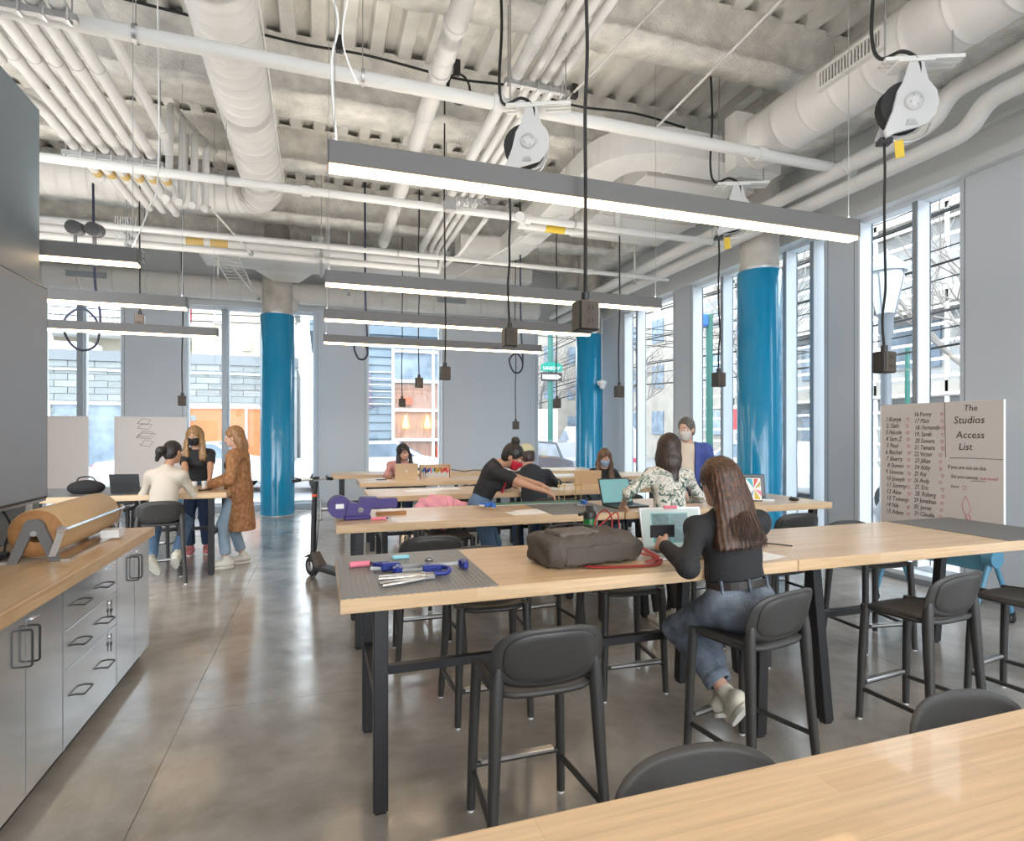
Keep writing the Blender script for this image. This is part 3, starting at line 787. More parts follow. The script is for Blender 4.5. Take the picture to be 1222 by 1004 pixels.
# ---------------------------------------------------------------- work tables
TZ = .92
def work_table(x0, x1, y0, y1, label, splayL=0., splayR=0., stretcher=True, group='butcher block work tables'):
    t = thing('work_table', label, 'table', (x0, y0, 0), 0, group)
    w, d = x1 - x0, y1 - y0
    MB().cbox(0, w, 0, d, TZ - .06, TZ, .003).build('table_top', 'maple', t)
    s = .03
    for i, (lx_, sp) in enumerate(((.165, splayL), (w - .165, -splayR))):
        for ly in (.07, d - .07):
            a = MB(); n = len(a.v)
            a.cbox(-s, s, -s, s, 0.012, TZ - .06, .003)
            # bottom end pulled sideways on splayed frames
            a.v = [(q[0] + lx_ + sp * (1 - q[2] / (TZ - .06)), q[1] + ly, q[2]) for q in a.v]
            lg = a.build('leg', 'black_metal', t)
            MB().box(lx_ + sp - .022, lx_ + sp + .022, ly - .022, ly + .022, 0, .013).build('foot_pad', 'black_rubber', lg)
        MB().box(lx_ + sp * .5 - .02, lx_ + sp * .5 + .02, .10, d - .10, .43, .48).build('end_rail', 'black_metal', t)
        MB().box(lx_ - .045, lx_ + .045, .05, d - .05, TZ - .068, TZ - .06).build('mount_plate', 'black_metal', t)
    if stretcher:
        MB().box(.185 + splayL * .5, w - .185 - splayR * .5, d / 2 - .02, d / 2 + .02, .435, .475).build('stretcher', 'black_metal', t)
    return t
work_table(.07, 2.37, 2.405, 3.235, 'butcher block work table carrying the brown backpack and grey mat', 0, .03)
work_table(2.373, 4.673, 2.405, 3.235, 'pale butcher block work table in front of the written whiteboard', .09, .09)
work_table(.10, 2.42, 4.32, 5.15, 'butcher block work table carrying the purple vise')
work_table(2.423, 4.65, 4.30, 5.13, 'butcher block work table carrying the picture laptops and mouse', .06, .06)
work_table(.47, 2.77, 6.15, 6.98, 'butcher block work table with the pink jacket draped in front of it')
work_table(2.773, 5.07, 6.15, 6.98, 'butcher block work table where the woman in blue mask sits')
work_table(.48, 2.78, 7.85, 8.68, 'butcher block work table with the marker rack, where the woman in pink sits')
work_table(2.783, 5.08, 7.85, 8.68, 'butcher block work table behind the woman in the blue mask')
work_table(.15, 2.45, 9.35, 10.18, 'last butcher block work table under the far windows')
work_table(2.453, 4.75, 9.35, 10.18, 'last butcher block work table near the middle blue column')
work_table(-3.3, -1.0, 7.1, 8.2, 'butcher block work table on the left where three women gather')
work_table(-.55, 1.73, .10, .945, 'bare butcher block work table nearest to the front stools, pale and empty')
work_table(1.733, 4.03, .10, .945, 'bare butcher block work table continuing toward the window wall')

# ---------------------------------------------------------------- stools
def disc_shell(fn_top, fn_bot, nr=6, na=32):
    """closed shell from two disc functions (r in 0..1, angle) -> point"""
    mb = MB(); vs = []; fs = []
    for fn in (fn_top, fn_bot):
        vs.append(fn(0, 0))
        for i in range(1, nr + 1):
            for k in range(na): vs.append(fn(i / nr, 2 * PI * k / na))
    m = 1 + nr * na
    for s in (0, 1):
        o = s * m
        for k in range(na): fs.append((o, o + 1 + k, o + 1 + (k + 1) % na))
        for i in range(nr - 1):
            for k in range(na):
                a = o + 1 + i * na; b = a + na
                fs.append((a + k, a + (k + 1) % na, b + (k + 1) % na, b + k))
    a = 1 + (nr - 1) * na; b = a + m
    for k in range(na): fs.append((a + k, a + (k + 1) % na, b + (k + 1) % na, b + k))
    mb.add(vs, fs, True)
    return mb
def sup(r, a, ax, by, e):
    c, s = math.cos(a), math.sin(a)
    k = (abs(c) ** e + abs(s) ** e) ** (-1 / e)
    return r * k * c * ax, r * k * s * by
def make_stool():
    t = thing('counter_stool', 'x', 'stool', (0, 0, 0), 0, 'dark plastic counter stools')
    def st(r, a):
        x, y = sup(r, a, .215, .20, 3.6)
        return (x, y, .650 - .016 * (1 - r * r) - .012 * max(0, y / .2) ** 3 - (.012 if r >= .99 else 0))
    def sb(r, a):
        x, y = sup(r * .97, a, .215, .20, 3.6)
        return (x, y, .622 - .010 * (1 - r * r) - .012 * max(0, y / .2) ** 3)
    MB_ = disc_shell(st, sb); MB_.build('seat', 'stool_plastic', t)
    def yb(x, z): return -.185 - .06 * (z - .65) / .24 + .04 * (x / .215) ** 2
    def bt(r, a):
        x, z = sup(r, a, .222, .118, 3.0); z += .772
        x *= 1 + .04 * (.79 - z) / .12
        return (x, yb(x, z) + (.008 if r < .99 else .003), z)
    def bb(r, a):
        x, z = sup(r, a, .222, .118, 3.0); z += .772
        x *= 1 + .04 * (.79 - z) / .12
        return (x, yb(x, z) - (.008 if r < .99 else .003), z)
    back = disc_shell(bt, bb, 8, 40).build('backrest', 'stool_plastic', t)
    def it(r, a):
        x, z = sup(r * .80, a, .222, .118, 3.0); z += .774
        return (x, yb(x, z) - .0125, z)
    def ib(r, a):
        x, z = sup(r * .84, a, .222, .118, 3.0); z += .774
        return (x, yb(x, z) - .006, z)
    disc_shell(it, ib, 4, 40).build('back_inset', 'stool_plastic', back)
    for s in (-1, 1):
        l = MB().tube([(.185 * s, .165, .64), (.195 * s, .178, .35), (.205 * s, .188, .012)], [.023, .0215, .018], 10).build('leg', 'stool_plastic', t)
        MB().cyl((.205 * s, .188, 0), (.205 * s, .188, .013), .014, 8).build('glide', 'white_plastic', l)
        l = MB().tube(spline([(.186 * s, -.172, .760), (.198 * s, -.165, .66), (.212 * s, -.182, .35), (.232 * s, -.205, .012)], 3), [.004, .014, .021, .026, .026, .024, .022, .021, .020, .018], 10).build('leg', 'stool_plastic', t)
        MB().cyl((.232 * s, -.205, 0), (.232 * s, -.205, .013), .014, 8).build('glide', 'white_plastic', l)
        MB().tube([(.196 * s, .182, .17), (.222 * s, -.195, .17)], .0125, 8).build('side_stretcher', 'stool_plastic', t)
        MB().tube([(.185 * s, .14, .632), (.19 * s, -.15, .648)], .014, 8).build('seat_rail', 'stool_plastic', t)
    MB().tube([(-.2, .183, .195), (.2, .183, .195)], .012, 8).build('front_stretcher', 'stool_plastic', t)
    MB().cbox(-.165, .165, .166, .202, .198, .214, .003).build('footrest_plate', 'steel', t)
    return t
stool_proto = make_stool()
stool_spots = [
    (.80, 2.17, 0, 'dark plastic stool with its back turned, alone before the grey mat'),
    (1.94, 2.28, 12, 'dark plastic stool the long haired woman in black sits on'),
    (3.06, 2.28, 6, 'dark plastic stool at the pale table, beside the splayed joint leg'),
    (3.86, 2.25, 8, 'dark plastic stool at the pale table in front of the blue caster cart'),
    (.905, 3.21, 178, 'dark plastic stool tucked beneath the grey mat table from behind'),
    (1.79, 3.24, 178, 'dark plastic stool tucked beneath the backpack table from behind'),
    (3.05, 3.36, 184, 'dark plastic stool tucked behind the pale table by the joint'),
    (3.92, 3.29, 172, 'dark plastic stool tucked behind the pale table by the caster cart'),
    (.773, .86, 180, 'dark plastic stool pushed under the bare near table, by the lone front stool'),
    (1.61, .87, 180, 'dark plastic stool pushed under the bare near table, behind the woman in black'),
    (.72, 4.13, 0, 'dark plastic stool at the purple vise table near the wood strip'),
    (1.63, 4.13, 2, 'dark plastic stool at the purple vise table under the blue clamp'),
    (3.98, 4.22, -4, 'dark plastic stool under the picture laptop table end'),
    (3.1, 4.2, 0, 'dark plastic stool under the picture laptop table by the woman in floral'),
    (1.12, 5.28, 180, 'dark plastic stool with the pink jacket beside it'),
    (2.35, 5.34, 180, 'dark plastic stool behind the grey mat with brass stands'),
    (3.72, 7.22, 180, 'dark plastic stool the woman in the blue mask sits on'),
    (2.30, 5.98, 6, 'dark plastic stool the cap wearer sits on'),
    (1.15, 6.05, 0, 'dark plastic stool before the third table row'),
    (3.3, 6.02, 0, 'dark plastic stool opposite the woman in the blue mask'),
    (1.05, 8.85, 180, 'dark plastic stool the woman in pink sits on'),
    (1.9, 7.72, 0, 'dark plastic stool before the marker rack table'),
    (-1.62, 6.95, 14, 'dark plastic stool the ponytailed woman sits on'),
    (-2.35, 7.0, 0, 'dark plastic stool at the left table near the dark partition'),
    (-2.02, 8.45, 176, 'dark plastic stool beside the black masked woman'),
    (-2.45, 8.4, 180, 'dark plastic stool at the left table in front of the whiteboard'),
    (4.05, 5.15, 176, 'dark plastic stool behind the picture laptops'),
    (1.0, 9.2, 0, 'dark plastic stool before the last table row'),
    (3.3, 7.7, 0, 'dark plastic stool before the fourth table row'),
]
for i, (x, y, a, lab) in enumerate(stool_spots):
    t = stool_proto if i == 0 else copy_tree(stool_proto)
    t.location = (x, y, 0); t.rotation_euler = (0, 0, math.radians(a)); t['label'] = lab

# ---------------------------------------------------------------- left counter: cabinets, worktop, screen
CT = .92
t = tag(MB().cbox(-1.785, -1.12, -2.2, 4.685, CT - .062, CT, .003).build('counter_worktop', 'maple_y'), 'long butcher block worktop on the glossy grey cabinets', 'worktop')
XF = -1.155
def d_pull(parent, y, z, vert=True, ln=.15):
    o = .035
    if vert: pts = [(XF, y, z - ln / 2), (XF + o, y, z - ln / 2), (XF + o, y, z + ln / 2), (XF, y, z + ln / 2)]
    else: pts = [(XF, y - ln / 2, z), (XF + o, y - ln / 2, z - .005), (XF + o, y + ln / 2, z - .005), (XF, y + ln / 2, z)]
    MB().tube(smooth_path(pts, .012, 3), .0045, 6).build('handle', 'black_metal', parent)
def lock(parent, y, z):
    MB().lathe([(.010, 0), (.010, .006), (.006, .008)], (XF, y, z), 10, 'x').build('lock', 'chrome', parent)
def keyring(parent, y, z):
    MB().box(XF + .008, XF + .011, y - .002, y + .002, z - .012, z + .03).lathe([(.012, .006), (.012, .012)], (XF, y, z - .03), 10, 'x').box(XF + .006, XF + .009, y - .004, y + .004, z - .075, z - .03).build('key', 'black_metal', parent)
def cabinet(y0, y1, kind, label):
    c = thing('base_cabinet', label, 'cabinet', (0, 0, 0), 0, 'glossy grey base cabinets')
    MB().box(-1.78, XF - .02, y0, y1, .083, CT - .062).build('carcass', 'black_metal', c)  # coloured black to put shade into the gaps between the fronts
    MB().box(-1.78, XF - .06, y0, y1, 0, .083).build('toe_kick', 'black_metal', c)
    MB().box(XF - .02, XF, y0, y0 + .02, .083, CT - .075).build('side_edge', 'laminate_grey', c)
    if kind == 'doors':
        ym = (y0 + y1) / 2; g = .003
        for k, (a, b_) in enumerate(((y0 + .022, ym - g), (ym + g, y1 - .003))):
            dr = MB().cbox(XF - .019, XF, a, b_, .088, CT - .078, .0015).build('door', 'laminate_grey', c)
            d_pull(dr, (b_ - .03) if k == 0 else (a + .03), CT - .21)
            if k == 1:
                lock(dr, a + .05, CT - .115)
                MB().box(XF + .006, XF + .012, a + .02, a + .10, CT - .118, CT - .112).build('hasp', 'chrome', dr)
    else:
        zs = [.088, .4526, .644, CT - .078]; zh = (.33, .57, .77)
        for k in range(3):
            dr = MB().cbox(XF - .019, XF, y0 + .022, y1 - .003, zs[k] + (.002 if k else 0), zs[k + 1] - .002, .0015).build('drawer', 'laminate_grey', c)
            for f_ in (.28, .73): d_pull(dr, y0 + (y1 - y0) * f_, zs[k + 1] - (.105 if k else .16), False, .12)
            if k < 2: lock(dr, y1 - .12, zs[k + 1] - .035); keyring(dr, y1 - .12, zs[k + 1] - .045)
            else: MB().box(XF + .006, XF + .012, y1 - .14, y1 - .03, CT - .115, CT - .109).build('hasp', 'chrome', dr); lock(dr, y1 - .06, CT - .112)
    return c
cabinet(4.0, 4.68, 'doors', 'glossy grey two door cabinet at the free end of the counter')
cabinet(3.25, 3.995, 'drawers', 'glossy grey cabinet with three drawers and hanging keys')
cabinet(2.53, 3.245, 'doors', 'glossy grey two door cabinet next to the drawers')
cabinet(1.8, 2.525, 'doors', 'glossy grey two door cabinet at the near end of the counter')
# screen
t = thing('wall_screen', 'very large flat grey screen mounted on the dark partition', 'screen', (-1.8, 3.28, 0))
MB().cbox(.04, .12, -1.21, 1.21, 1.165, 2.52, .006).build('bezel', 'black_plastic', t)
MB().box(.118, .1215, -1.195, 1.195, 1.182, 2.507).build('display', 'tv_screen', t)
MB().box(0, .04, -.5, .5, 1.5, 2.2).build('wall_bracket', 'black_metal', t)
sp = MB().box(.05, .115, -1.2, 1.2, 1.150, 1.165).build('speaker_strip', 'dull_steel', t)
t = thing('wall_outlet', 'white wall outlet with cover on the partition end', 'outlet', (-1.8, 4.52, 1.07))
MB().cbox(0, .012, -.04, .04, -.06, .06, .003).build('cover', 'white_plastic', t)
MB().box(.012, .016, -.017, .017, -.045, -.005).build('socket', 'olive_green', t)
MB().box(.012, .016, -.017, .017, .008, .045).build('socket', 'white_plastic', t)

# kraft paper roll on a cutter stand
t = thing('paper_roll_cutter', 'wide kraft paper roll on a grey A-frame cutter stand on the counter', 'paper roll', (-1.40, 3.58, CT))
MB().lathe([(.045, .03), (.122, .03), (.125, .035), (.125, .88), (.122, .885), (.045, .885)], (0, 0, .145), 40, 'y', cap=False).build('kraft_roll', 'kraft', t)
for y in (.0285, .8865): MB().lathe([(.046, -.001), (.121, -.001), (.121, .001), (.046, .001)], (0, y, .145), 40, 'y', cap=False).build('roll_end', 'kraft_end', t)
MB().lathe([(.045, .025), (.045, .89)], (0, 0, .145), 20, 'y', cap=False).build('cardboard_core', 'kraft_end', t)
for y in (0, .895):
    fr_ = MB(); d = (0, .02, 0)
    fr_.prism([(-.115, y, 0), (-.07, y, 0), (-.015, y, .135), (.015, y, .135), (.07, y, 0), (.115, y, 0), (.04, y, .205), (.02, y, .222), (-.02, y, .222), (-.04, y, .205)], d)
    fr_.build('a_frame', 'dull_steel' if False else 'light_housing', t)
MB().cyl((0, -.005, .15), (0, .92, .15), .014, 12).build('axle', 'steel', t)
MB().box(.115, .155, .0, .91, 0, .012).build('base_rail', 'steel', t)
MB().box(-.15, -.11, .0, .91, 0, .012).build('base_rail', 'steel', t)
ct_ = MB().prism([(.10, -.01, .155), (.145, -.01, .175), (.150, -.01, .165), (.106, -.01, .143)], (0, .93, 0)).build('cutter_blade', 'chrome', t)
for y in (-.02, .915):
    MB().prism([(.07, y, .03), (.10, y, .03), (.145, y, .17), (.115, y, .175)], (0, .01, 0)).build('blade_arm', 'steel', t)
    MB().lathe([(.02, 0), (.02, .014), (.012, .018)], (.128, y - .008, .168), 14, 'y').build('knob', 'chrome', t)
MB().box(.1, .2, .62, .72, .012, .06).build('brake_block', 'white_plastic', t)
# cables on the counter under the screen
t = thing('cable_tangle', 'black cables and power strip lying on the counter under the screen', 'cable', (-1.68, 3.72, CT))
MB().tube(spline([(-.02, -.35, .012), (.0, -.1, .012), (-.08, .12, .05), (-.09, .2, .2), (-.05, .28, .24), (.02, .25, .15), (.06, .1, .06), (.12, -.05, .012)]), .006, 6).build('cable', 'black_rubber', t)
MB().tube(spline([(-.09, .3, .18), (-.07, .2, .1), (-.03, .05, .03), (.05, -.3, .01)]), .004, 6).build('cable', 'black_rubber', t)
MB().cbox(-.06, .1, -.22, .06, 0, .035, .004).build('power_strip', 'black_plastic', t)
# ---------------------------------------------------------------- electric kick scooter
t = thing('kick_scooter', 'dark folding electric scooter parked beside the blue column', 'scooter', (-.10, 6.78, 0), math.radians(-60))
for x in (0, .86):
    w = MB().lathe([(.055, -.022), (.098, -.024), (.108, -.012), (.108, .012), (.098, .024), (.055, .022)], (x, 0, .108), 28, 'y').build('wheel', 'black_rubber', t)
    MB().lathe([(.02, -.026), (.055, -.026), (.055, .026), (.02, .026)], (x, 0, .108), 20, 'y').build('hub', 'dull_steel', w)
MB().cbox(.2, .80, -.075, .075, .10, .15, .01).build('deck', 'black_plastic', t)
MB().prism([(.04, -.04, .27), (.10, -.04, .28), (.25, -.04, .15), (.2, -.04, .10), (.13, -.04, .12)], (0, .08, 0)).build('neck', 'bag_brown', t)
MB().tube([(.03, 0, .2), (.035, 0, .5), (.055, 0, .8), (.07, 0, 1.05)], [.032, .03, .028, .027], 12).build('stem', 'black_metal', t)
MB().tube([(-.005, 0, .11), (.03, 0, .3)], .03, 10).build('fork', 'black_metal', t)
MB().lathe([(.03, 0), (.03, .03)], (.0595, 0, .88), 12).build('reflector_band', 'orange_red', t)
h_ = MB().tube(spline([(.02, -.24, 1.06), (.05, -.1, 1.075), (.07, 0, 1.07), (.05, .1, 1.075), (.02, .24, 1.06)]), .013, 8).build('handlebar', 'steel', t)
for s in (-1, 1):
    MB().tube([(.02, .24 * s, 1.06), (.035, .15 * s, 1.072)], .019, 10).build('grip', 'black_rubber', h_)
    MB().tube([(.04, .13 * s, 1.07), (.0, .18 * s, 1.09), (-.05, .22 * s, 1.10)], .007, 6).build('brake_lever', 'black_plastic', h_)
MB().cbox(.03, .10, -.04, .04, 1.075, 1.10, .006).build('display', 'black_plastic', h_)
MB().tube([(.26, -.07, .1), (.22, -.12, .012)], .008, 6).build('kickstand', 'black_metal', t)
MB().prism([(-.11, -.03, .2), (-.02, -.03, .24), (.06, -.03, .22), (.05, -.03, .21), (-.02, -.03, .228), (-.1, -.03, .19)], (0, .06, 0)).build('fender', 'black_plastic', t)
MB().tube(spline([(.08, .03, 1.05), (.09, .04, .7), (.06, .035, .45), (.04, .03, .28)]), .005, 6).build('brake_cable', 'black_rubber', t)

# ---------------------------------------------------------------- rolling whiteboards
FONT_CACHE = {}
def text_mesh(s, size):
    cu = bpy.data.curves.new('writing', 'FONT'); cu.body = s; cu.size = size; cu.resolution_u = 2
    cu.extrude = .0004
    o = bpy.data.objects.new('writing_tmp', cu); COL.objects.link(o)
    dg = bpy.context.evaluated_depsgraph_get(); dg.update()
    me = bpy.data.meshes.new_from_object(o.evaluated_get(dg))
    bpy.data.objects.remove(o); bpy.data.curves.remove(cu)
    return me
def writing(parent, s, size, M, m, name='writing', shear=.12, squeeze=.8):
    me = text_mesh(s, size)
    S = Matrix(((squeeze, shear, 0, 0), (0, 1, 0, 0), (0, 0, 1, 0), (0, 0, 0, 1)))
    me.transform(M @ S); me.materials.clear(); me.materials.append(M_[m])
    o = bpy.data.objects.new(name, me); COL.objects.link(o); o.parent = parent
    return o
def rolling_board(loc, rz, label):
    """flip-up board on a blue frame with casters; its face looks along local -Y"""
    t = thing('rolling_whiteboard', label, 'whiteboard', loc, rz, 'rolling whiteboards')
    MB().cbox(-.535, .535, -.011, .009, .66, 1.855, .003).build('board_panel', 'white_board', t)
    for s in (-1, 1): MB().box(.535 * s - .003, .535 * s + .003, -.0125, .0105, .66, 1.855).build('edge_band', 'board_edge', t)
    MB().cbox(-.42, .42, -.03, .05, .44, .60, .012).build('cross_beam', 'cart_blue', t)
    for s in (-1, 1):
        lg = MB().tube([(.43 * s, .02, .60), (.43 * s, -.2, .09)], .02, 10).tube([(.43 * s, .02, .60), (.43 * s, .26, .09)], .02, 10).build('leg_pair', 'cart_blue', t)
        MB().cyl((.40 * s, .01, .56), (.48 * s, .01, .56), .075, 18).build('pivot', 'cart_blue', t)
        for y in (-.2, .26):
            MB().lathe([(.016, -.014), (.035, -.014), (.037, 0), (.035, .014), (.016, .014)], (.43 * s, y, .037), 16, 'x').box(.43 * s - .02, .43 * s + .02, y - .012, y + .012, .06, .1).build('caster', 'black_plastic', lg)
    return t
B1 = rolling_board((5.2, 3.70, 0), -PI / 2, 'rolling whiteboard covered in a handwritten access list')
names = ['1 Kenya', '2. Sam', '3 Nicole', '4 Sam Z', '5 Paul', '6 Rachel', '7 Sherry', '8 Steven', '9 Simone', '10 Joseph', '11 Sammy', '12 Alex', '13 Tommy', '14 Nik', '15 Adam']
names2 = ['16 Penny', '17 Matt', '18. Fernando', '19. Sarah', '20 Sonora', '21 Tamara', '22 Victor', '23 Jillian', '24 Abby', '25 Kei', '26 Andy', '27. Eric', '28. Roberg', '29 Jonathan', '30. James', '31 Claudia']
def bpt(x, z): return Matrix.Translation((x, -.0125, z)) @ Matrix.Rotation(PI / 2, 4, 'X')
def heart(parent, x, z, s):
    pts = []
    for k in range(17):
        a = 2 * PI * k / 16
        pts.append((x + s * .8 * math.sin(a) ** 3, -.0125, z + s * (.8 * math.cos(a) - .3 * math.cos(2 * a) - .1 * math.cos(3 * a))))
    MB().tube(pts, .0018, 4).build('heart', 'marker_red', parent)
rt = random.Random(3)
for i, s in enumerate(names):
    z = 1.695 - i * .063
    writing(B1, s, .060, bpt(-.48 + rt.uniform(-.008, .008) + (.02 if i == 7 else 0), z), 'marker_black', shear=rt.uniform(.05, .25))
    heart(B1, -.255 + rt.uniform(-.012, .012), z + .016, .017)
for i, s in enumerate(names2):
    z = 1.735 - i * .0605
    writing(B1, s, .058, bpt(-.20 + rt.uniform(-.006, .006), z), 'marker_black', shear=rt.uniform(.05, .25), squeeze=.74)
    heart(B1, .05 + rt.uniform(-.012, .012), z + .016, .016)
for s, x, z, sz in (('The', .23, 1.77, .075), ('Studios', .15, 1.665, .088), ('Access', .17, 1.54, .085), ('List', .19, 1.44, .082)): writing(B1, s, sz, bpt(x, z), 'marker_black', squeeze=.95)
writing(B1, 'If you are not on this', .045, bpt(.10, 1.275), 'marker_black'); writing(B1, 'list you cannot', .045, bpt(.13, 1.195), 'marker_black'); writing(B1, 'cut metal', .045, bpt(.36, 1.195), 'marker_red'); writing(B1, 'here', .043, bpt(.13, 1.11), 'marker_black')
heart(B1, .24, 1.12, .022)
MB().tube(spline([(.075, -.0125, 1.85), (.08, -.0125, 1.6), (.085, -.0125, 1.37)]), .002, 4).build('marker_line', 'marker_black', B1)
MB().tube(spline([(.12, -.0125, 1.365), (.3, -.0125, 1.372), (.53, -.0125, 1.37)]), .002, 4).build('marker_line', 'marker_black', B1)
MB().tube([(.29, -.0125, 1.18), (.40, -.0125, 1.183)], .002, 4).build('marker_line', 'marker_black', B1)
for q in ([(.25, 1.05), (.22, .96), (.27, .84), (.25, .86), (.24, .82), (.27, .79), (.30, .83), (.28, .90), (.29, .95), (.25, 1.05)], [(.26, .9), (.255, .85), (.275, .83), (.285, .87), (.26, .9)]):
    MB().tube(spline([(x, -.0125, z) for x, z in q], 4), .0022, 4).build('doodle', 'marker_red', B1)
B2 = rolling_board((-2.76, 11.3, 0), 0, 'rolling whiteboard with a stack of sketched slabs behind the left table')
for k, (z, s) in enumerate(((1.77, .10), (1.69, .11), (1.56, .12), (1.53, .15), (1.40, .10))):
    x = -.10 + .01 * k
    q = [(x - s, z - .03), (x + s * .4, z - .055), (x + s, z + .03), (x - s * .3, z + .05), (x - s, z - .03)]
    MB().tube([(a, -.0125, b_) for a, b_ in q], .003, 4).build('slab_sketch', 'marker_black', B2)
B3 = rolling_board((-4.2, 11.3, 0), 0, 'blank rolling whiteboard beside the dark partition and big screen')
# ---------------------------------------------------------------- outside: street, houses, cars, trees
mat('asphalt', (.22, .22, .23), .85, bump=.2, bscale=60, var=.12, vscale=1.5)
mat('sidewalk', (.42, .41, .40), .85, var=.08, vscale=2)
mat('cmu_block', (.24, .255, .255), .9, bump=.4, bscale=50, var=.08, vscale=3)
mat('cmu_pale', (.29, .305, .305), .9, bump=.4, bscale=50, var=.08, vscale=3)
mat('mortar', (.40, .40, .395), .9)
mat('coping', (.19, .205, .22), .7)
mat('cream_stucco', (.44, .39, .31), .85, var=.06, vscale=1)
mat('white_stucco', (.46, .46, .46), .85, var=.05, vscale=1)
mat('siding_blue', (.15, .20, .245), .6, var=.06, vscale=3)
mat('trim_white', (.85, .86, .87), .5)
mat('far_glass', (.20, .25, .31), .15, var=.3, vscale=2)
mat('brick_far', (.32, .23, .19), .85, var=.15, vscale=4)
mat('beige_far', (.36, .33, .29), .85, var=.15, vscale=1.3)
mat('wood_interior', (.34, .20, .15), .7, var=.3, vscale=4, stretch=(6, 6, .4))
mat('shop_orange', (.35, .13, .05), .6, emit=(1.0, .30, .10), es=.26, var=.2, vscale=2)
mat('lamp_yellow', (.9, .6, .1), .5, emit=(1.0, .62, .08), es=3.)
mat('car_white', (.78, .79, .80), .25, coat=.6)
mat('car_dark', (.06, .065, .08), .25, coat=.6)
mat('car_blue', (.10, .20, .34), .25, coat=.6)
mat('tail_red', (.65, .04, .10), .3)
mat('bark', (.27, .24, .22), .9, bump=.4, bscale=40)
mat('pole_green', (.03, .14, .115), .5)
mat('sign_green', (.0, .22, .16), .5)
mat('sign_white', (.85, .85, .85), .5)
mat('lantern_grey', (.28, .30, .33), .45, metal=.3)
mat('lantern_glass', (.80, .82, .82), .3)
mat('turquoise', (.14, .40, .37), .5)
mat('sign_red', (.72, .05, .06), .5)
mat('dark_red', (.30, .10, .10), .6)
mat('purple_grey', (.16, .12, .19), .6)

GZ = -.14
g = struct(MB().box(-60, 80, -60, 120, GZ - .2, GZ), 'ground_street', 'asphalt', 'grey asphalt street outside the windows')
g = struct(MB().box(XL - 4, 8.6, YF + .3, YF + 2.4, GZ, -.02).box(XR + .3, 8.6, -40, YF + .3, GZ, -.02), 'ground_sidewalk', 'sidewalk', 'pale concrete sidewalk along the windows')
struct(MB().box(-40, 11.5, 21.4, 24, GZ, -.01), 'ground_sidewalk_opposite', 'sidewalk', 'pale concrete sidewalk across the street')

# block wall building with the orange shop window
t = thing('block_wall_building', 'low pale grey concrete block building with an orange lit shop window', 'building', (0, 24, GZ))
MB().box(-22, -.9, .05, 5, 0, 4.3).build('wall_core', 'mortar', t)
blk = {}
rb_ = random.Random(11)
BW, BH = .80, .235
for row in range(18):
    z0 = .02 + row * BH
    for c in range(-2, 15):
        x0 = -11.2 + c * BW + (BW / 2 if row % 2 else 0)
        if x0 + BW > -.95: continue
        if -4.75 < x0 + BW / 2 < -1.0 and .35 < z0 + .1 < 2.75: continue
        if -9.0 < x0 + BW / 2 < -6.7 and .35 < z0 + .1 < 2.75: continue
        k = rb_.choice(('cmu_block', 'cmu_pale', 'cmu_block'))
        if k not in blk: blk[k] = MB().box(.012, BW - .012, 0, .06, .010, BH - .010).mesh('block', k)
        share(blk[k], 'block', t, (x0, rb_.uniform(-.012, .004), z0))
MB().box(-22, -.85, -.06, .5, 4.25, 4.62).build('coping', 'coping', t)
MB().tube([(-22, -.05, 3.95), (-.9, -.05, 3.9)], .03, 6).build('cable_pipe', 'trim_white', t)
def shop_window(x0, x1, z0, z1, m, mull):
    f_ = MB().box(x0, x1, -.08, .05, z0 - .08, z0).box(x0, x1, -.08, .05, z1, z1 + .1).box(x0 - .06, x0, -.08, .05, z0 - .08, z1 + .1).box(x1, x1 + .06, -.08, .05, z0 - .08, z1 + .1).build('window', 'trim_white', t)
    for q in mull: MB().box(q - .035, q + .035, -.08, .04, z0, z1).build('mullion', 'trim_white', f_)
    MB().box(x0, x1, .02, .045, z0, z1).build('pane', m, f_)
    return f_
shop_window(-4.6, -1.2, .5, 2.62, 'shop_orange', [-3.5, -2.7, -1.9])
w_ = shop_window(-8.9, -6.75, .5, 2.7, 'far_glass', [-7.9])
MB().sphere((-8.1, -.0, 1.9), .12, s=(1, .3, 1.6)).build('window_lamp', 'lamp_yellow', w_)
# houses rising behind it
t = thing('cream_house', 'cream upper house with railed deck above the block wall', 'building', (0, 28, GZ))
MB().box(-14, -5.2, 0, 4, 0, 6.3).build('wall', 'cream_stucco', t)
dk = MB().box(-14, -5.2, -1.2, 0, 5.6, 5.75).build('deck', 'trim_white', t)
for k in range(46): MB().box(-13.9 + k * .19, -13.84 + k * .19, -1.2, -1.15, 5.75, 6.6).build('baluster', 'trim_white', dk)
MB().box(-14, -5.2, -1.22, -1.13, 6.6, 6.68).build('handrail', 'trim_white', dk)
for x in (-9.6, -7.7): MB().box(x, x + .8, -.05, .02, 4.7, 5.4).build('window', 'far_glass', t)
MB().box(-10.8, -8.2, -2.5, -1.3, 4.65, 5.1).sphere((-10.2, -1.9, 5.2), .6).build('roof_tank', 'trim_white', t)
t = thing('red_patio_house', 'blue white house with red posts above the block wall', 'building', (0, 30, GZ))
MB().box(-14, -5.6, 2.2, 6, 0, 12).build('wall', 'white_stucco', t)
for x in (-12.2, -10.6, -9.0): w_ = MB().box(x, x + 1.0, 2.14, 2.22, 8.2, 10.4).build('window', 'far_glass', t); MB().box(x - .08, x, 2.12, 2.22, 8.1, 10.5).build('window_trim', 'trim_white', w_)
for x in (-6.9, -6.3, -5.9): MB().box(x, x + .18, 2.0, 2.2, 7.2, 10.4).build('red_post', 'sign_red', t)
t = thing('cream_flats', 'cream stucco flats with a vented box above the shop window', 'building', (0, 27, GZ))
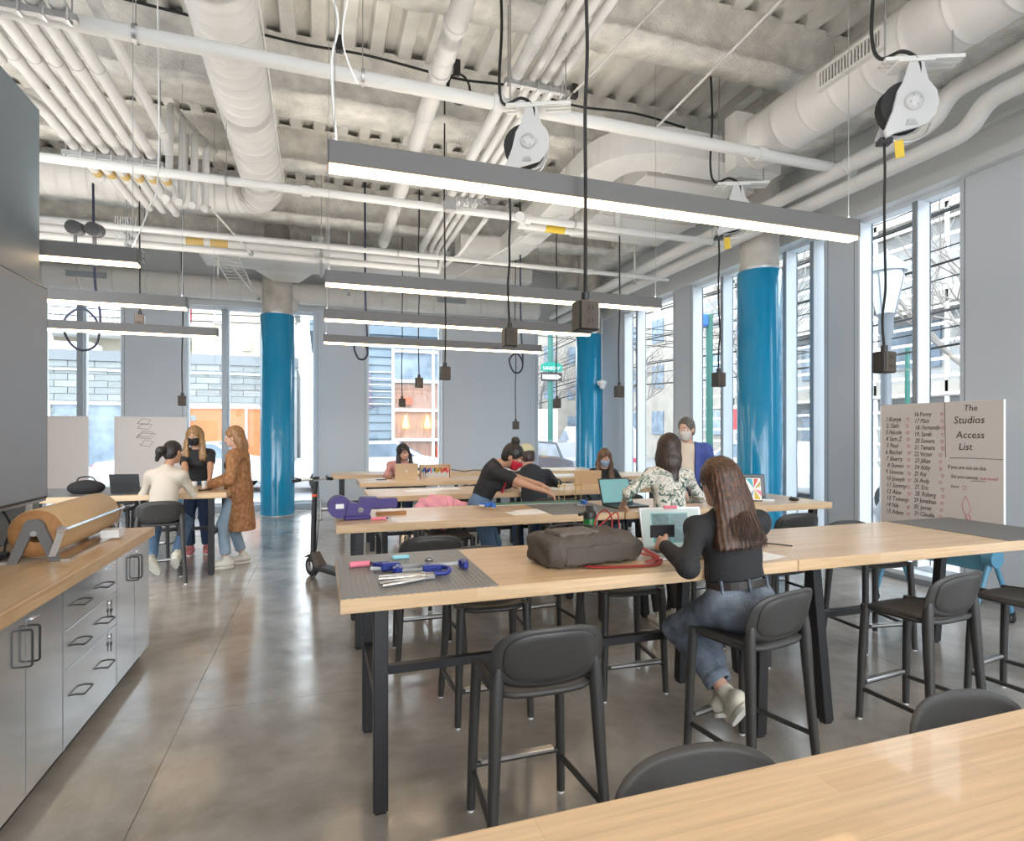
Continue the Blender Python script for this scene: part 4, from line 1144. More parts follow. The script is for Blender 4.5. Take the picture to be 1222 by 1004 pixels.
MB().box(-5.1, -1.2, 0, 5, 0, 7.4).build('wall', 'cream_stucco', t)
MB().box(-2.3, -1.3, -.3, 0, 4.8, 7.0).build('louvre_box', 'coping', t)
for (x, z) in ((-4.3, 6.3), (-3.2, 5.2)): MB().box(x, x + .35, -.15, 0, z, z + .4).build('vent_box', 'trim_white', t)
MB().box(-4.9, -1.0, .6, 5, 7.4, 12).build('upper_wall', 'white_stucco', t)
for x in (-3.6, -2.0): w_ = MB().box(x, x + .9, .5, .61, 7.7, 10.4).build('window', 'far_glass', t); MB().box(x + .42, x + .48, .48, .5, 7.7, 10.4).build('mullion', 'trim_white', w_)

# blue sided corner shop
t = thing('blue_sided_shop', 'blue grey sided corner shop with a white framed glass front', 'building', (0, 21.6, GZ))
MB().box(-.25, 6.6, .1, 6, 0, 5.3).build('wall_core', 'siding_blue', t)
PH = .30; sid = MB().prism([(0, .1, 0), (0, .0, 0), (0, .06, PH)], (1, 0, 0)).mesh('siding_plank', 'siding_blue')
for k in range(18):
    share(sid, 'siding_plank', t, (-.25, 0, k * PH), (0, 0, 0), (.85, 1, 1))
    share(sid, 'siding_plank', t, (.6, 0, k * PH), (0, 0, 0), (1.93, 1, 1))
MB().box(-.4, 6.7, -.1, 6, 5.3, 5.7).build('cornice', 'siding_blue', t)
MB().box(2.5, 4.75, .02, .1, .1, 4.75).build('interior_view', 'wood_interior', t)
MB().box(2.5, 4.75, -.02, .03, 3.55, 4.75).build('upper_pane', 'far_glass', t)
for x in (2.5, 3.98, 4.55): MB().box(x - .04, x + .05, -.12, .04, .1, 4.8).build('mullion', 'trim_white', t)
for z in (.1, 1.45, 2.55, 3.62, 4.72): MB().box(2.5, 4.75, -.11, .03, z - .05, z + .05).build('transom', 'trim_white', t)
for x in (2.95, 3.75):
    l = MB().lathe([(.03, .45), (.11, .1), (.12, 0), (.02, -.02)], (x, -.16, 1.9), 12).build('pendant_lamp', 'lamp_yellow', t)
MB().box(2.75, 3.2, -.14, -.05, 2.75, 3.0).box(4.1, 4.5, -.14, -.05, .5, 1.2).build('window_poster', 'orange_red', t)
MB().box(4.75, 6.6, -.02, .1, .1, 4.9).build('side_front', 'white_stucco', t)
MB().prism([(1.45, -.2, 2.6), (1.75, -.2, 2.6), (1.7, -.2, 3.8), (1.55, -.2, 4.2), (1.5, -.2, 3.8)], (0, .08, 0)).build('folded_awning', 'purple_grey', t)
for k in range(6): MB().tube([(1.2, -.3, 2.75 + .23 * k), (2.5, -.3, 2.75 + .23 * k)], .012, 5).build('rail_wire', 'trim_white', t)

# far blocks closing the view
def far_block(label, x0, x1, y0, y1, h, m, rows, cols, face, group=None, z0=1.6):
    t = thing('far_building', label, 'building', ((x0 + x1) / 2, y0, GZ))
    ox = (x0 + x1) / 2
    MB().box(x0 - ox, x1 - ox, 0, y1 - y0, 0, h).build('wall', m, t)
    wm = None
    for r in range(rows):
        for c in range(cols):
            if face == '-y':
                w = (x1 - x0) / cols
                if wm is None: wm = MB().box(w * .25, w * .72, -.08, .02, 0, 1.5).mesh('window', 'far_glass')
                share(wm, 'window', t, (x0 - ox + c * w, 0, z0 + r * 3.0))
            else:
                w = (y1 - y0) / cols
                if wm is None: wm = MB().box(-.08, .02, w * .25, w * .72, 0, 1.5).mesh('window', 'far_glass')
                share(wm, 'window', t, (x0 - ox, c * w, z0 + r * 3.0))
    return t
far_block('beige brick block far down the street behind the green sign', 11, 24, 46, 56, 17, 'beige_far', 5, 6, '-y')
far_block('red brick block far down the street right of the sign', 24.5, 40, 44, 56, 11, 'brick_far', 3, 6, '-y')
far_block('tan block across the street behind the man in blue', 21, 30, 26, 43, 13, 'beige_far', 4, 6, '-x')
# louvred garage across the right street
t = thing('railed_garage', 'white railed open garage building across the street', 'building', (19, 0, GZ))
MB().box(1.2, 9, -22, 25.5, 0, 10.5).build('back_wall', 'white_stucco', t)
for z in (2.9, 5.9, 8.9): MB().box(-.1, 1.3, -22, 25.5, z, z + .5).build('floor_edge', 'beige_far', t)
rl = MB().box(-.12, -.06, 0, 47.5, 0, .09).mesh('rail', 'trim_white')
for k in range(17):
    share(rl, 'rail', t, (0, -22, .7 + k * .56))
for k in range(20): MB().box(-.1, -.02, -21.9 + k * 2.5, -21.8 + k * 2.5, 0, 10.4).build('post', 'trim_white', t)
for k in range(12): MB().box(1.1, 1.22, -20 + k * 3.8, -17.8 + k * 3.8, 1.0, 2.7).build('window', 'far_glass', t)
for k in range(12): MB().box(1.1, 1.22, -20 + k * 3.8, -17.8 + k * 3.8, 4.0, 5.6).build('window', 'far_glass', t)
MB().box(-.3, -.05, 7.5, 11.5, 2.6, 3.6).build('turquoise_fascia', 'turquoise', t)
t = thing('roadside_sign', 'red lettered sign board standing across the right street', 'sign', (17.2, 20.2, GZ))
MB().box(0, .1, -1.4, 1.4, 1.7, 2.9).build('board', 'sign_white', t)
for y in (-.8, .7): MB().box(-.04, 0, y - .42, y + .42, 1.85, 2.75).build('red_letter_block', 'sign_red', t)
for y in (-1.2, 1.2): MB().cyl((.05, y, 0), (.05, y, 1.7), .05, 8).build('post', 'lantern_grey', t)

# parked cars
def car(loc, rz, m, label, van=False, s=1.):
    t = thing('parked_car', label, 'car', loc, rz, None)
    L_, w = (4.5, .86)
    prof = [(-2.2, .35), (-2.25, .7), (-2.1, .92), (-1.55, .98), (-.95, 1.42), (.75, 1.46), (1.5, 1.02), (2.1, .92), (2.25, .65), (2.2, .35)]
    if van: prof = [(-2.2, .35), (-2.25, .9), (-2.15, 1.8), (-2.0, 1.95), (1.0, 1.95), (1.6, 1.25), (2.15, 1.1), (2.25, .7), (2.2, .35)]
    b = MB(); n = len(prof); vs = []; fs = []
    for y, k in ((-w, .94), (-w * 1.0, 1.0), (w * 1.0, 1.0), (w, .94)):
        for (x, z) in prof:
            taper = 1 - .16 * max(0, (z - .9) / .6)
            vs.append((x * k, y * taper * (1.0 if k == 1.0 else 1.03), .35 + (z - .35) * k))
    for j in range(3):
        for i in range(n - 1): fs.append((j * n + i, j * n + i + 1, (j + 1) * n + i + 1, (j + 1) * n + i))
        fs.append((j * n + n - 1, j * n, (j + 1) * n, (j + 1) * n + n - 1))
    fs.append(tuple(range(n))); fs.append(tuple(range(3 * n, 4 * n)))
    b.add(vs, fs); b.build('body', m, t)
    for sy in (-1, 1):
        if van: pts = [(.2, 1.3), (.9, 1.8), (1.05, 1.8), (1.45, 1.3)]
        else: pts = [(-1.35, 1.0), (-.9, 1.36), (.7, 1.4), (1.3, 1.02)]
        MB().prism([(x, sy * w * (1.045 - .16 * max(0, (z - .9) / .6)), z) for x, z in pts], (0, -.03 * sy, 0)).build('side_glass', 'far_glass', t)
        for x in (-1.4, 1.4):
            wh = MB().lathe([(.18, -.1), (.32, -.1), (.34, -.05), (.34, .05), (.32, .1), (.18, .1)], (x, sy * w * .92, .34), 20, 'y').build('wheel', 'black_rubber', t)
            MB().lathe([(.02, -.108), (.2, -.108), (.2, .108), (.02, .108)], (x, sy * w * .92, .34), 12, 'y').build('rim', 'dull_steel', wh)
        MB().box(-2.27, -2.15, sy * .5 - .15, sy * .5 + .15, .68, .84).build('tail_light', 'tail_red', t)
        MB().box(2.12, 2.27, sy * .5 - .15, sy * .5 + .15, .62, .76).build('head_light', 'lantern_glass', t)
    fx = [(.8, 1.44), (1.48, 1.04)] if not van else [(1.05, 1.9), (1.58, 1.28)]
    MB().prism([(fx[0][0], -.62, fx[0][1]), (fx[0][0], .62, fx[0][1]), (fx[1][0], .7, fx[1][1]), (fx[1][0], -.7, fx[1][1])], (.03, 0, .025)).build('windshield', 'far_glass', t)
    return t
car((-8.7, 18.6, GZ), .1, 'car_white', 'white parked car seen between the two left whiteboards')
car((-3.6, 18.9, GZ), 0, 'car_white', 'white parked car in front of the orange shop window')
car((1.4, 18.3, GZ), 0, 'car_white', 'white parked car right of the far blue column')
car((7.4, 17.2, GZ), PI / 2 + .1, 'car_dark', 'dark parked car below the street sign')
car((9.8, 20.0, GZ), PI / 2, 'car_white', 'white parked van with red tail lights beside the middle column', True)
car((12.2, 13.5, GZ), PI / 2, 'car_white', 'white parked car in the right street beyond the man in blue')
car((12.0, 7.5, GZ), PI / 2, 'car_white', 'white parked car in the right street by the near column')
car((12.2, 2.0, GZ), PI / 2, 'car_blue', 'blue parked car in the right street by the lantern')
t = thing('white_box_truck', 'white truck side with a red round logo behind the cap wearer', 'truck', (8.3, 22.8, GZ))
MB().cbox(-1.2, 1.3, 0, 2, .5, 2.7, .05).build('cargo_box', 'car_white', t)
MB().box(-1.1, 1.3, .1, 1.9, .3, .5).build('chassis', 'black_metal', t)
MB().lathe([(.35, -.02), (.35, .01)], (-.45, -.01, 1.75), 20, 'y').build('logo', 'sign_red', t)
MB().box(-.7, -.2, -.04, -.02, 1.68, 1.82).build('logo_stripe', 'sign_white', t)
for x in (-.8, .9): MB().lathe([(.2, -.1), (.4, -.1), (.42, 0), (.4, .1), (.2, .1)], (x, .12, .42), 18, 'y').build('wheel', 'black_rubber', t)

# street sign pole
t = thing('street_sign_pole', 'green pole carrying a green street name sign above a one way arrow', 'street sign', (8.1, 20.0, GZ))
MB().cyl((0, 0, 0), (0, 0, 8), .10, 12).build('pole', 'pole_green', t)
sg = MB().prism([(-.42, -.14, 3.98), (.42, -.14, 3.98), (.42, -.14, 4.22), (.2, -.14, 4.33), (-.2, -.14, 4.33), (-.42, -.14, 4.22)], (0, .03, 0)).build('name_sign', 'sign_green', t)
writing(sg, 'SANSOM', .17, Matrix.Translation((-.36, -.145, 4.04)) @ Matrix.Rotation(PI / 2, 4, 'X'), 'sign_white', shear=0, squeeze=.95)
writing(sg, 'ST', .09, Matrix.Translation((.28, -.145, 4.10)) @ Matrix.Rotation(PI / 2, 4, 'X'), 'sign_white', shear=0)
ow = MB().box(-.42, .42, -.13, -.10, 3.62, 3.94).build('one_way_sign', 'marker_black', t)
MB().prism([(-.36, -.132, 3.70), (.16, -.132, 3.70), (.16, -.132, 3.65), (.37, -.132, 3.78), (.16, -.132, 3.91), (.16, -.132, 3.86), (-.36, -.132, 3.86)], (0, -.004, 0)).build('arrow', 'sign_white', ow)
writing(ow, 'ONE WAY', .12, Matrix.Translation((-.34, -.14, 3.735)) @ Matrix.Rotation(PI / 2, 4, 'X'), 'marker_black', shear=0, squeeze=.82)
# lantern and utility poles on the right street
t = thing('street_lantern', 'grey street lamp post with an acorn glass lantern', 'street lamp', (8.75, 7.05, GZ))
MB().lathe([(.14, 0), (.14, .5), (.09, .6), (.075, 3.3), (.11, 3.35), (.11, 3.6), (.16, 3.65)], n=16).build('post', 'lantern_grey', t)
MB().lathe([(.13, 3.66), (.26, 4.25), (.24, 4.35)], n=16).build('globe', 'lantern_glass', t)
MB().lathe([(.30, 4.33), (.27, 4.45), (.12, 4.58), (.05, 4.62), (.03, 4.72)], n=16).build('cap', 'lantern_grey', t)
for k in range(4):
    a = k * PI / 2 + .3
    MB().tube([(.14 * math.cos(a), .14 * math.sin(a), 3.66), (.275 * math.cos(a), .275 * math.sin(a), 4.34)], .014, 6).build('cage_bar', 'lantern_grey', t)
t = thing('utility_pole', 'green utility pole with a blue traffic head beyond the man in blue', 'pole', (9.0, 11.9, GZ))
MB().cyl((0, 0, 0), (0, 0, 4.6), .085, 12).build('pole', 'pole_green', t)
MB().cbox(-.35, -.1, -.12, .12, 4.3, 4.6, .03).build('signal_head', 'bright_blue', t)
t = thing('green_bollard_pole', 'thin green pole behind the street lantern', 'pole', (12.3, 9.4, GZ))
MB().cyl((0, 0, 0), (0, 0, 3.6), .05, 10).build('pole', 'pole_green', t)
for k in range(11):
    x = 10.2 + .28 * (k % 4); z = 3.0 + .27 * k
    t = thing('overhead_wire', 'black overhead wire sagging along the right street', 'wire', (x, 0, z), 0, 'overhead wires')
    MB().tube([(0, -14 + 4.5 * j, .35 * ((j % 4) - 1.5) ** 2 * .25 + .02 * (k % 3) * j) for j in range(12)], .014 + .01 * (k % 3 == 0), 5).build('strand', 'black_rubber', t)
for k in range(4):
    t = thing('overhead_wire', 'black overhead wire crossing the far street', 'wire', (0, 19.5 + .4 * k, 4.9 + .3 * k), 0, 'far street wires')
    MB().tube([(-14 + 4 * j, 0, .06 * ((j % 5) - 2) ** 2) for j in range(11)], .016, 5).build('strand', 'black_rubber', t)
# bare trees
def tree(loc, h, seed, label):
    r = random.Random(seed)
    t = thing('bare_tree', label, 'tree', loc)
    tr_ = MB(); br_ = MB()
    tr_.tube([(0, 0, 0), (r.uniform(-.1, .1), 0, h * .25), (r.uniform(-.15, .15), .1, h * .45)], [.16, .13, .11], 8)
    def grow(p, d, ln, rad, lv):
        q = p + d * ln * .55 + Vector((r.uniform(-.1, .1), r.uniform(-.1, .1), .05)) * ln
        e = q + (d + Vector((r.uniform(-.4, .4), r.uniform(-.4, .4), .25))).normalized() * ln * .5
        br_.tube([p, q, e], [rad, rad * .8, rad * .6], 5 if lv < 2 else 4, False)
        if lv < 4:
            for k in range(3 if lv < 3 else 2):
                dd = (d + Vector((r.uniform(-1, 1), r.uniform(-1, 1), r.uniform(-.2, .7)))).normalized()
                grow(e if k == 0 else q, dd, ln * .72, rad * .58, lv + 1)
    top = Vector(tr_.v[-1])
    for k in range(4):
        a = k * PI / 2 + r.uniform(-.5, .5)
        grow(Vector((0, 0, h * (.36 + .03 * k))), Vector((math.cos(a) * .8, math.sin(a) * .8, .8)).normalized(), h * .26, .075, 0)
    tr_.build('trunk', 'bark', t); br_.build('branches', 'bark', t)
tree((10.6, 27.5, GZ), 6.5, 3, 'bare branching tree behind the street sign')
tree((12.4, 22.5, GZ), 6, 8, 'small bare tree right of the street sign')
tree((16.3, 35, GZ), 8, 12, 'large bare tree beyond the fifth window')
tree((14.8, 17.0, GZ), 8, 15, 'bare tree across the right street by the red sign')
tree((14.5, 9.0, GZ), 7, 17, 'bare tree across the right street by the railed garage')
# ---------------------------------------------------------------- people: smooth distance-field bodies
mat('skin_light', (.62, .37, .27), .5); mat('skin_tan', (.50, .27, .17), .5); mat('skin_brown', (.30, .145, .085), .5)
mat('eye_white', (.8, .8, .78), .3); mat('iris_dark', (.03, .02, .015), .3); mat('lips', (.45, .14, .13), .45)
def hair_mat(name, c1, c2):
    m, N, L, b = nodes_mat(name)
    tc = N.new('ShaderNodeTexCoord'); mp = N.new('ShaderNodeMapping'); mp.inputs['Scale'].default_value = (70, 70, 3)
    nz = N.new('ShaderNodeTexNoise'); nz.inputs['Scale'].default_value = 1.6; nz.inputs['Detail'].default_value = 3
    cr = N.new('ShaderNodeValToRGB'); cr.color_ramp.elements[0].color = (*c1, 1); cr.color_ramp.elements[1].color = (*c2, 1)
    cr.color_ramp.elements[0].position = .35; cr.color_ramp.elements[1].position = .7
    L.new(tc.outputs['Object'], mp.inputs[0]); L.new(mp.outputs[0], nz.inputs['Vector']); L.new(nz.outputs['Fac'], cr.inputs[0]); L.new(cr.outputs[0], b.inputs['Base Color'])
    bp = N.new('ShaderNodeBump'); bp.inputs['Strength'].default_value = .5; bp.inputs['Distance'].default_value = .004
    L.new(nz.outputs['Fac'], bp.inputs['Height']); L.new(bp.outputs[0], b.inputs['Normal'])
    b.inputs['Roughness'].default_value = .42
hair_mat('hair_brown', (.022, .011, .007), (.13, .055, .024)); hair_mat('hair_black', (.008, .006, .006), (.028, .022, .02))
hair_mat('hair_dark_brown', (.022, .012, .010), (.06, .034, .024)); hair_mat('hair_blonde', (.14, .07, .025), (.46, .28, .12)); hair_mat('hair_auburn', (.17, .075, .03), (.42, .22, .09))
hair_mat('hair_light_brown', (.07, .035, .018), (.24, .13, .065)); hair_mat('hair_grey', (.06, .05, .04), (.16, .14, .12))
mat('cloth_black', (.018, .018, .020), .8, bump=.25, bscale=90); mat('cloth_charcoal', (.022, .025, .033), .85, bump=.3, bscale=60)
mat('cloth_cream', (.58, .51, .42), .8, bump=.3, bscale=50); mat('cloth_rose', (.58, .27, .25), .7, bump=.2, bscale=60)
mat('denim', (.10, .17, .27), .8, bump=.35, bscale=140, var=.3, vscale=6); mat('denim_pale', (.30, .40, .50), .8, bump=.35, bscale=140, var=.15, vscale=8)
mat('denim_grey', (.16, .19, .235), .8, bump=.35, bscale=140, var=.45, vscale=14); mat('denim_navy', (.02, .04, .09), .8, bump=.3, bscale=140)
mat('shirt_blue', (.055, .085, .30), .75, bump=.2, bscale=60); mat('tee_cream', (.70, .60, .48), .8)
mat('sneaker_white', (.72, .68, .60), .6); mat('sneaker_cream', (.70, .66, .54), .6); mat('sneaker_pink', (.55, .16, .17), .6); mat('sole', (.80, .78, .70), .6)
mat('mask_black', (.015, .015, .017), .7); mat('mask_red', (.52, .012, .035), .6); mat('mask_blue', (.33, .45, .62), .7); mat('mask_grey', (.55, .52, .48), .7); mat('mask_peach', (.60, .33, .24), .7)
mat('leather', (.03, .022, .018), .5); mat('cap_tan', (.52, .50, .33), .8)
mat('scarf_red', (.45, .03, .05), .6)
# cable-knit cardigan: rows of raised stitches
m, N, L, b = nodes_mat('knit_brown')
tc = N.new('ShaderNodeTexCoord'); vo = N.new('ShaderNodeTexVoronoi'); vo.inputs['Scale'].default_value = 26
mp = N.new('ShaderNodeMapping'); mp.inputs['Scale'].default_value = (1, 1, .8); mp.inputs['Rotation'].default_value = (0, .6, .3)
L.new(tc.outputs['Object'], mp.inputs[0]); L.new(mp.outputs[0], vo.inputs['Vector'])
cr = N.new('ShaderNodeValToRGB'); cr.color_ramp.elements[0].color = (.45, .225, .10, 1); cr.color_ramp.elements[1].color = (.25, .105, .04, 1)
L.new(vo.outputs['Distance'], cr.inputs[0]); L.new(cr.outputs[0], b.inputs['Base Color']); b.inputs['Roughness'].default_value = .9
bp = N.new('ShaderNodeBump'); bp.inputs['Strength'].default_value = 1; bp.inputs['Distance'].default_value = .02; bp.invert = True
L.new(vo.outputs['Distance'], bp.inputs['Height']); L.new(bp.outputs[0], b.inputs['Normal'])
# floral blouse print
m, N, L, b = nodes_mat('floral')
tc = N.new('ShaderNodeTexCoord'); n1 = N.new('ShaderNodeTexNoise'); n1.inputs['Scale'].default_value = 17; n1.inputs['Detail'].default_value = 3; n1.inputs['Distortion'].default_value = 1.5
n2 = N.new('ShaderNodeTexNoise'); n2.inputs['Scale'].default_value = 11; n2.inputs['Detail'].default_value = 2; n2.inputs['Distortion'].default_value = 2
L.new(tc.outputs['Object'], n1.inputs['Vector']); L.new(tc.outputs['Object'], n2.inputs['Vector'])
c1 = N.new('ShaderNodeValToRGB'); e = c1.color_ramp.elements
e[0].position = .40; e[0].color = (.09, .15, .12, 1); e[1].position = .47; e[1].color = (.70, .66, .58, 1)
q = e.new(.60); q.color = (.72, .69, .62, 1); q = e.new(.67); q.color = (.36, .30, .20, 1)
L.new(n1.outputs['Fac'], c1.inputs[0])
c2 = N.new('ShaderNodeValToRGB'); e = c2.color_ramp.elements
e[0].position = .40; e[0].color = (.42, .52, .48, 1); e[1].position = .46; e[1].color = (1, 1, 1, 1)
L.new(n2.outputs['Fac'], c2.inputs[0])
mx = N.new('ShaderNodeMix'); mx.data_type = 'RGBA'; mx.blend_type = 'MULTIPLY'; mx.inputs[0].default_value = 1
L.new(c1.outputs[0], mx.inputs[6]); L.new(c2.outputs[0], mx.inputs[7]); L.new(mx.outputs[2], b.inputs['Base Color']); b.inputs['Roughness'].default_value = .75

A_ = lambda v: np.array(v, dtype=np.float32)
def d_cap(P, a, b, ra, rb):
    a = A_(a); ab = A_(b) - a
    t = np.clip(((P - a) @ ab) / max(1e-9, float(ab @ ab)), 0, 1)
    return np.linalg.norm(P - a - t[..., None] * ab, axis=-1) - (ra + (rb - ra) * t)
def d_ecap(P, a, b, ra, rb, side, flat):
    """capsule flattened across the direction square to its axis and the side vector"""
    a = A_(a); ab = A_(b) - a; s = A_(side)
    ax = ab / max(1e-9, float(np.linalg.norm(ab))); s = s - ax * (s @ ax); s /= np.linalg.norm(s); n = np.cross(ax, s)
    t = np.clip(((P - a) @ ab) / max(1e-9, float(ab @ ab)), 0, 1)
    q = P - a - t[..., None] * ab
    qn = (q @ n)
    q2 = np.sqrt((q * q).sum(-1) - qn ** 2 + (qn / flat) ** 2)
    return (q2 - (ra + (rb - ra) * t)) * (.5 + .5 * flat)
def d_ell(P, c, r, R=None):
    q = P - A_(c)
    if R is not None: q = q @ R
    r = A_(r); k0 = np.linalg.norm(q / r, axis=-1); k1 = np.linalg.norm(q / (r * r), axis=-1)
    return k0 * (k0 - 1) / np.maximum(k1, 1e-6)
def smin(a, b, k):
    h = np.clip(.5 + .5 * (b - a) / k, 0, 1)
    return b * (1 - h) + a * h - k * h * (1 - h)
def field(P, prims):
    """prims: list of (fn, k[, mode]); unions smoothly, 'cut' subtracts, 'and' intersects"""
    d = None
    for pr in prims:
        f, k = pr[0], pr[1]; md = pr[2] if len(pr) > 2 else 'u'
        v = f(P)
        if d is None: d = v
        elif md == 'u': d = smin(d, v, k)
        elif md == 'cut': d = -smin(-d, v, k)
        else: d = -smin(-d, -v, k)
    return d
def surfnet(prims, lo, hi, h):
    """naive surface nets -> vertices, quads"""
    lo = A_(lo) - 2 * h; n = np.ceil((A_(hi) + 2 * h - lo) / h).astype(int) + 1
    gx = [lo[i] + h * np.arange(n[i], dtype=np.float32) for i in range(3)]
    P = np.stack(np.meshgrid(*gx, indexing='ij'), -1)
    F = field(P, prims); ins = F < 0
    c = np.zeros(tuple(n - 1) + (3,), np.float32); w = np.zeros(tuple(n - 1), np.float32)
    sl = lambda o: tuple(slice(o[i], n[i] - 1 + o[i]) for i in range(3))
    cor = [(i, j, k) for i in (0, 1) for j in (0, 1) for k in (0, 1)]
    for a in cor:
        for ax in range(3):
            if a[ax]: continue
            b = list(a); b[ax] = 1; b = tuple(b)
            fa, fb = F[sl(a)], F[sl(b)]; m = (fa < 0) != (fb < 0)
            t = np.where(m, fa / np.where(m, fa - fb, 1), 0)
            for i in range(3):
                c[..., i] += np.where(m, a[i] + (t if i == ax else 0), 0)
            w += m
    act = w > 0
    idx = -np.ones(act.shape, np.int64); idx[act] = np.arange(act.sum())
    I = np.argwhere(act)
    Vt = lo + h * (I + c[act] / w[act][:, None])
    quads = []
    for ax in range(3):
        b1, b2 = [(1, 2), (2, 0), (0, 1)][ax]
        s0 = [slice(1, n[i] - 1) for i in range(3)]; s0[ax] = slice(0, n[ax] - 1)
        s1 = list(s0); s1[ax] = slice(1, n[ax])
        e = ins[tuple(s0)] != ins[tuple(s1)]; fl = ins[tuple(s0)][e]
        J = np.argwhere(e); off = np.array([1 if i != ax else 0 for i in range(3)]); J = J + off
        u1 = np.zeros(3, int); u1[b1] = 1; u2 = np.zeros(3, int); u2[b2] = 1
        g = lambda Q: idx[Q[:, 0], Q[:, 1], Q[:, 2]]
        q = np.stack([g(J - u1 - u2), g(J - u2), g(J), g(J - u1)], 1)
        q[~fl] = q[~fl][:, ::-1]
        quads.append(q)
    return Vt, np.concatenate(quads)
def mesh_from(name, parts, m):
    vs = []; fs = []; n = 0
    for v, q in parts:
        vs.append(v); fs.append(q + n); n += len(v)
    v = np.concatenate(vs); q = np.concatenate(fs)
    q = q[(q >= 0).all(1)]
    me = bpy.data.meshes.new(name)
    me.vertices.add(len(v)); me.vertices.foreach_set('co', v.astype(np.float32).ravel())
    me.loops.add(4 * len(q)); me.loops.foreach_set('vertex_index', q.astype(np.int32).ravel())
    me.polygons.add(len(q)); me.polygons.foreach_set('loop_start', np.arange(0, 4 * len(q), 4, dtype=np.int32))
    me.polygons.foreach_set('use_smooth', np.ones(len(q), bool))
    me.update(calc_edges=True); me.validate()
    me.materials.append(M_[m])
    return me
def blob(name, prims, lo, hi, h, m, parent):
    v, q = surfnet(prims, lo, hi, h)
    o = bpy.data.objects.new(name, mesh_from(name, [(v, q)], m)); COL.objects.link(o); o.parent = parent
    return o
def bounds(pts, pad):
    p = np.array([[float(x) for x in q] for q in pts])
    return p.min(0) - pad, p.max(0) + pad
def ik(a, c, l1, l2, hint):
    a, c, hint = Vector(a), Vector(c), Vector(hint)
    d = (c - a); L_ = min(d.length, (l1 + l2) * .999); d = d.normalized(); c = a + d * L_
    x = (l1 * l1 - l2 * l2 + L_ * L_) / (2 * L_); y = math.sqrt(max(0, l1 * l1 - x * x))
    hn = hint - d * hint.dot(d); hn = hn.normalized() if hn.length > 1e-6 else d.orthogonal().normalized()
    return a + d * x + hn * y, c
CAP = lambda a, b, ra, rb, k=.02: (lambda P: d_cap(P, a, b, ra, rb), k)
ELL = lambda c, r, R=None, k=.02: (lambda P: d_ell(P, c, r, R), k)
ECAP = lambda a, b, ra, rb, s, f, k=.03: (lambda P: d_ecap(P, a, b, ra, rb, s, f), k)
def HALF(p, n, k=.004):
    """keep the side the normal points away from"""
    p = A_(p); n = A_(Vector(n).normalized()); return (lambda P: (P - p) @ n, k, 'and')
def yawv(deg):
    a = math.radians(deg); return V(-math.sin(a), math.cos(a), 0), V(math.cos(a), math.sin(a), 0)

def hand_prims(w, d, back, side, s, curl):
    """w wrist, d finger direction, back = back-of-hand normal, side = toward the thumb"""
    d = Vector(d).normalized(); back = Vector(back); back = (back - d * back.dot(d)).normalized()
    sd = d.cross(back); sd = sd if sd.dot(Vector(side)) > 0 else -sd
    def p(x, y, z): return Vector(w) + (sd * x + d * y + back * z) * s
    pr = [CAP(p(0, -.03, 0), p(0, .015, 0), .023 * s, .022 * s, .015)]
    for x in (-.027, -.009, .009, .026): pr.append(CAP(p(x * .6, .015, 0), p(x, .082, 0), .0145 * s, .0125 * s, .012))
    for x, ln in ((-.029, .052), (-.010, .066), (.010, .070), (.029, .062)):
        y, z, a = .082, 0., curl * .6; q0 = p(x, y, z)
        for sg, rr in ((.42, .0105), (.33, .0095), (.25, .0085)):
            y += ln * sg * math.cos(a); z -= ln * sg * math.sin(a); q1 = p(x * 1.05, y, z)
            pr.append(CAP(q0, q1, rr * s, (rr - .001) * s, .003)); q0 = q1; a += curl
    t0, t1, t2 = p(.018, .02, -.004), p(.046, .050, -.012), p(.052, .082, -.020 - .012 * curl)
    pr += [CAP(t0, t1, .0145 * s, .012 * s, .012), CAP(t1, t2, .012 * s, .0095 * s, .003)]
    pts = [p(-.05, -.03, .03), p(.07, -.03, -.05), p(.07, .17, .04), p(-.05, .17, -.09)]
    return pr, pts

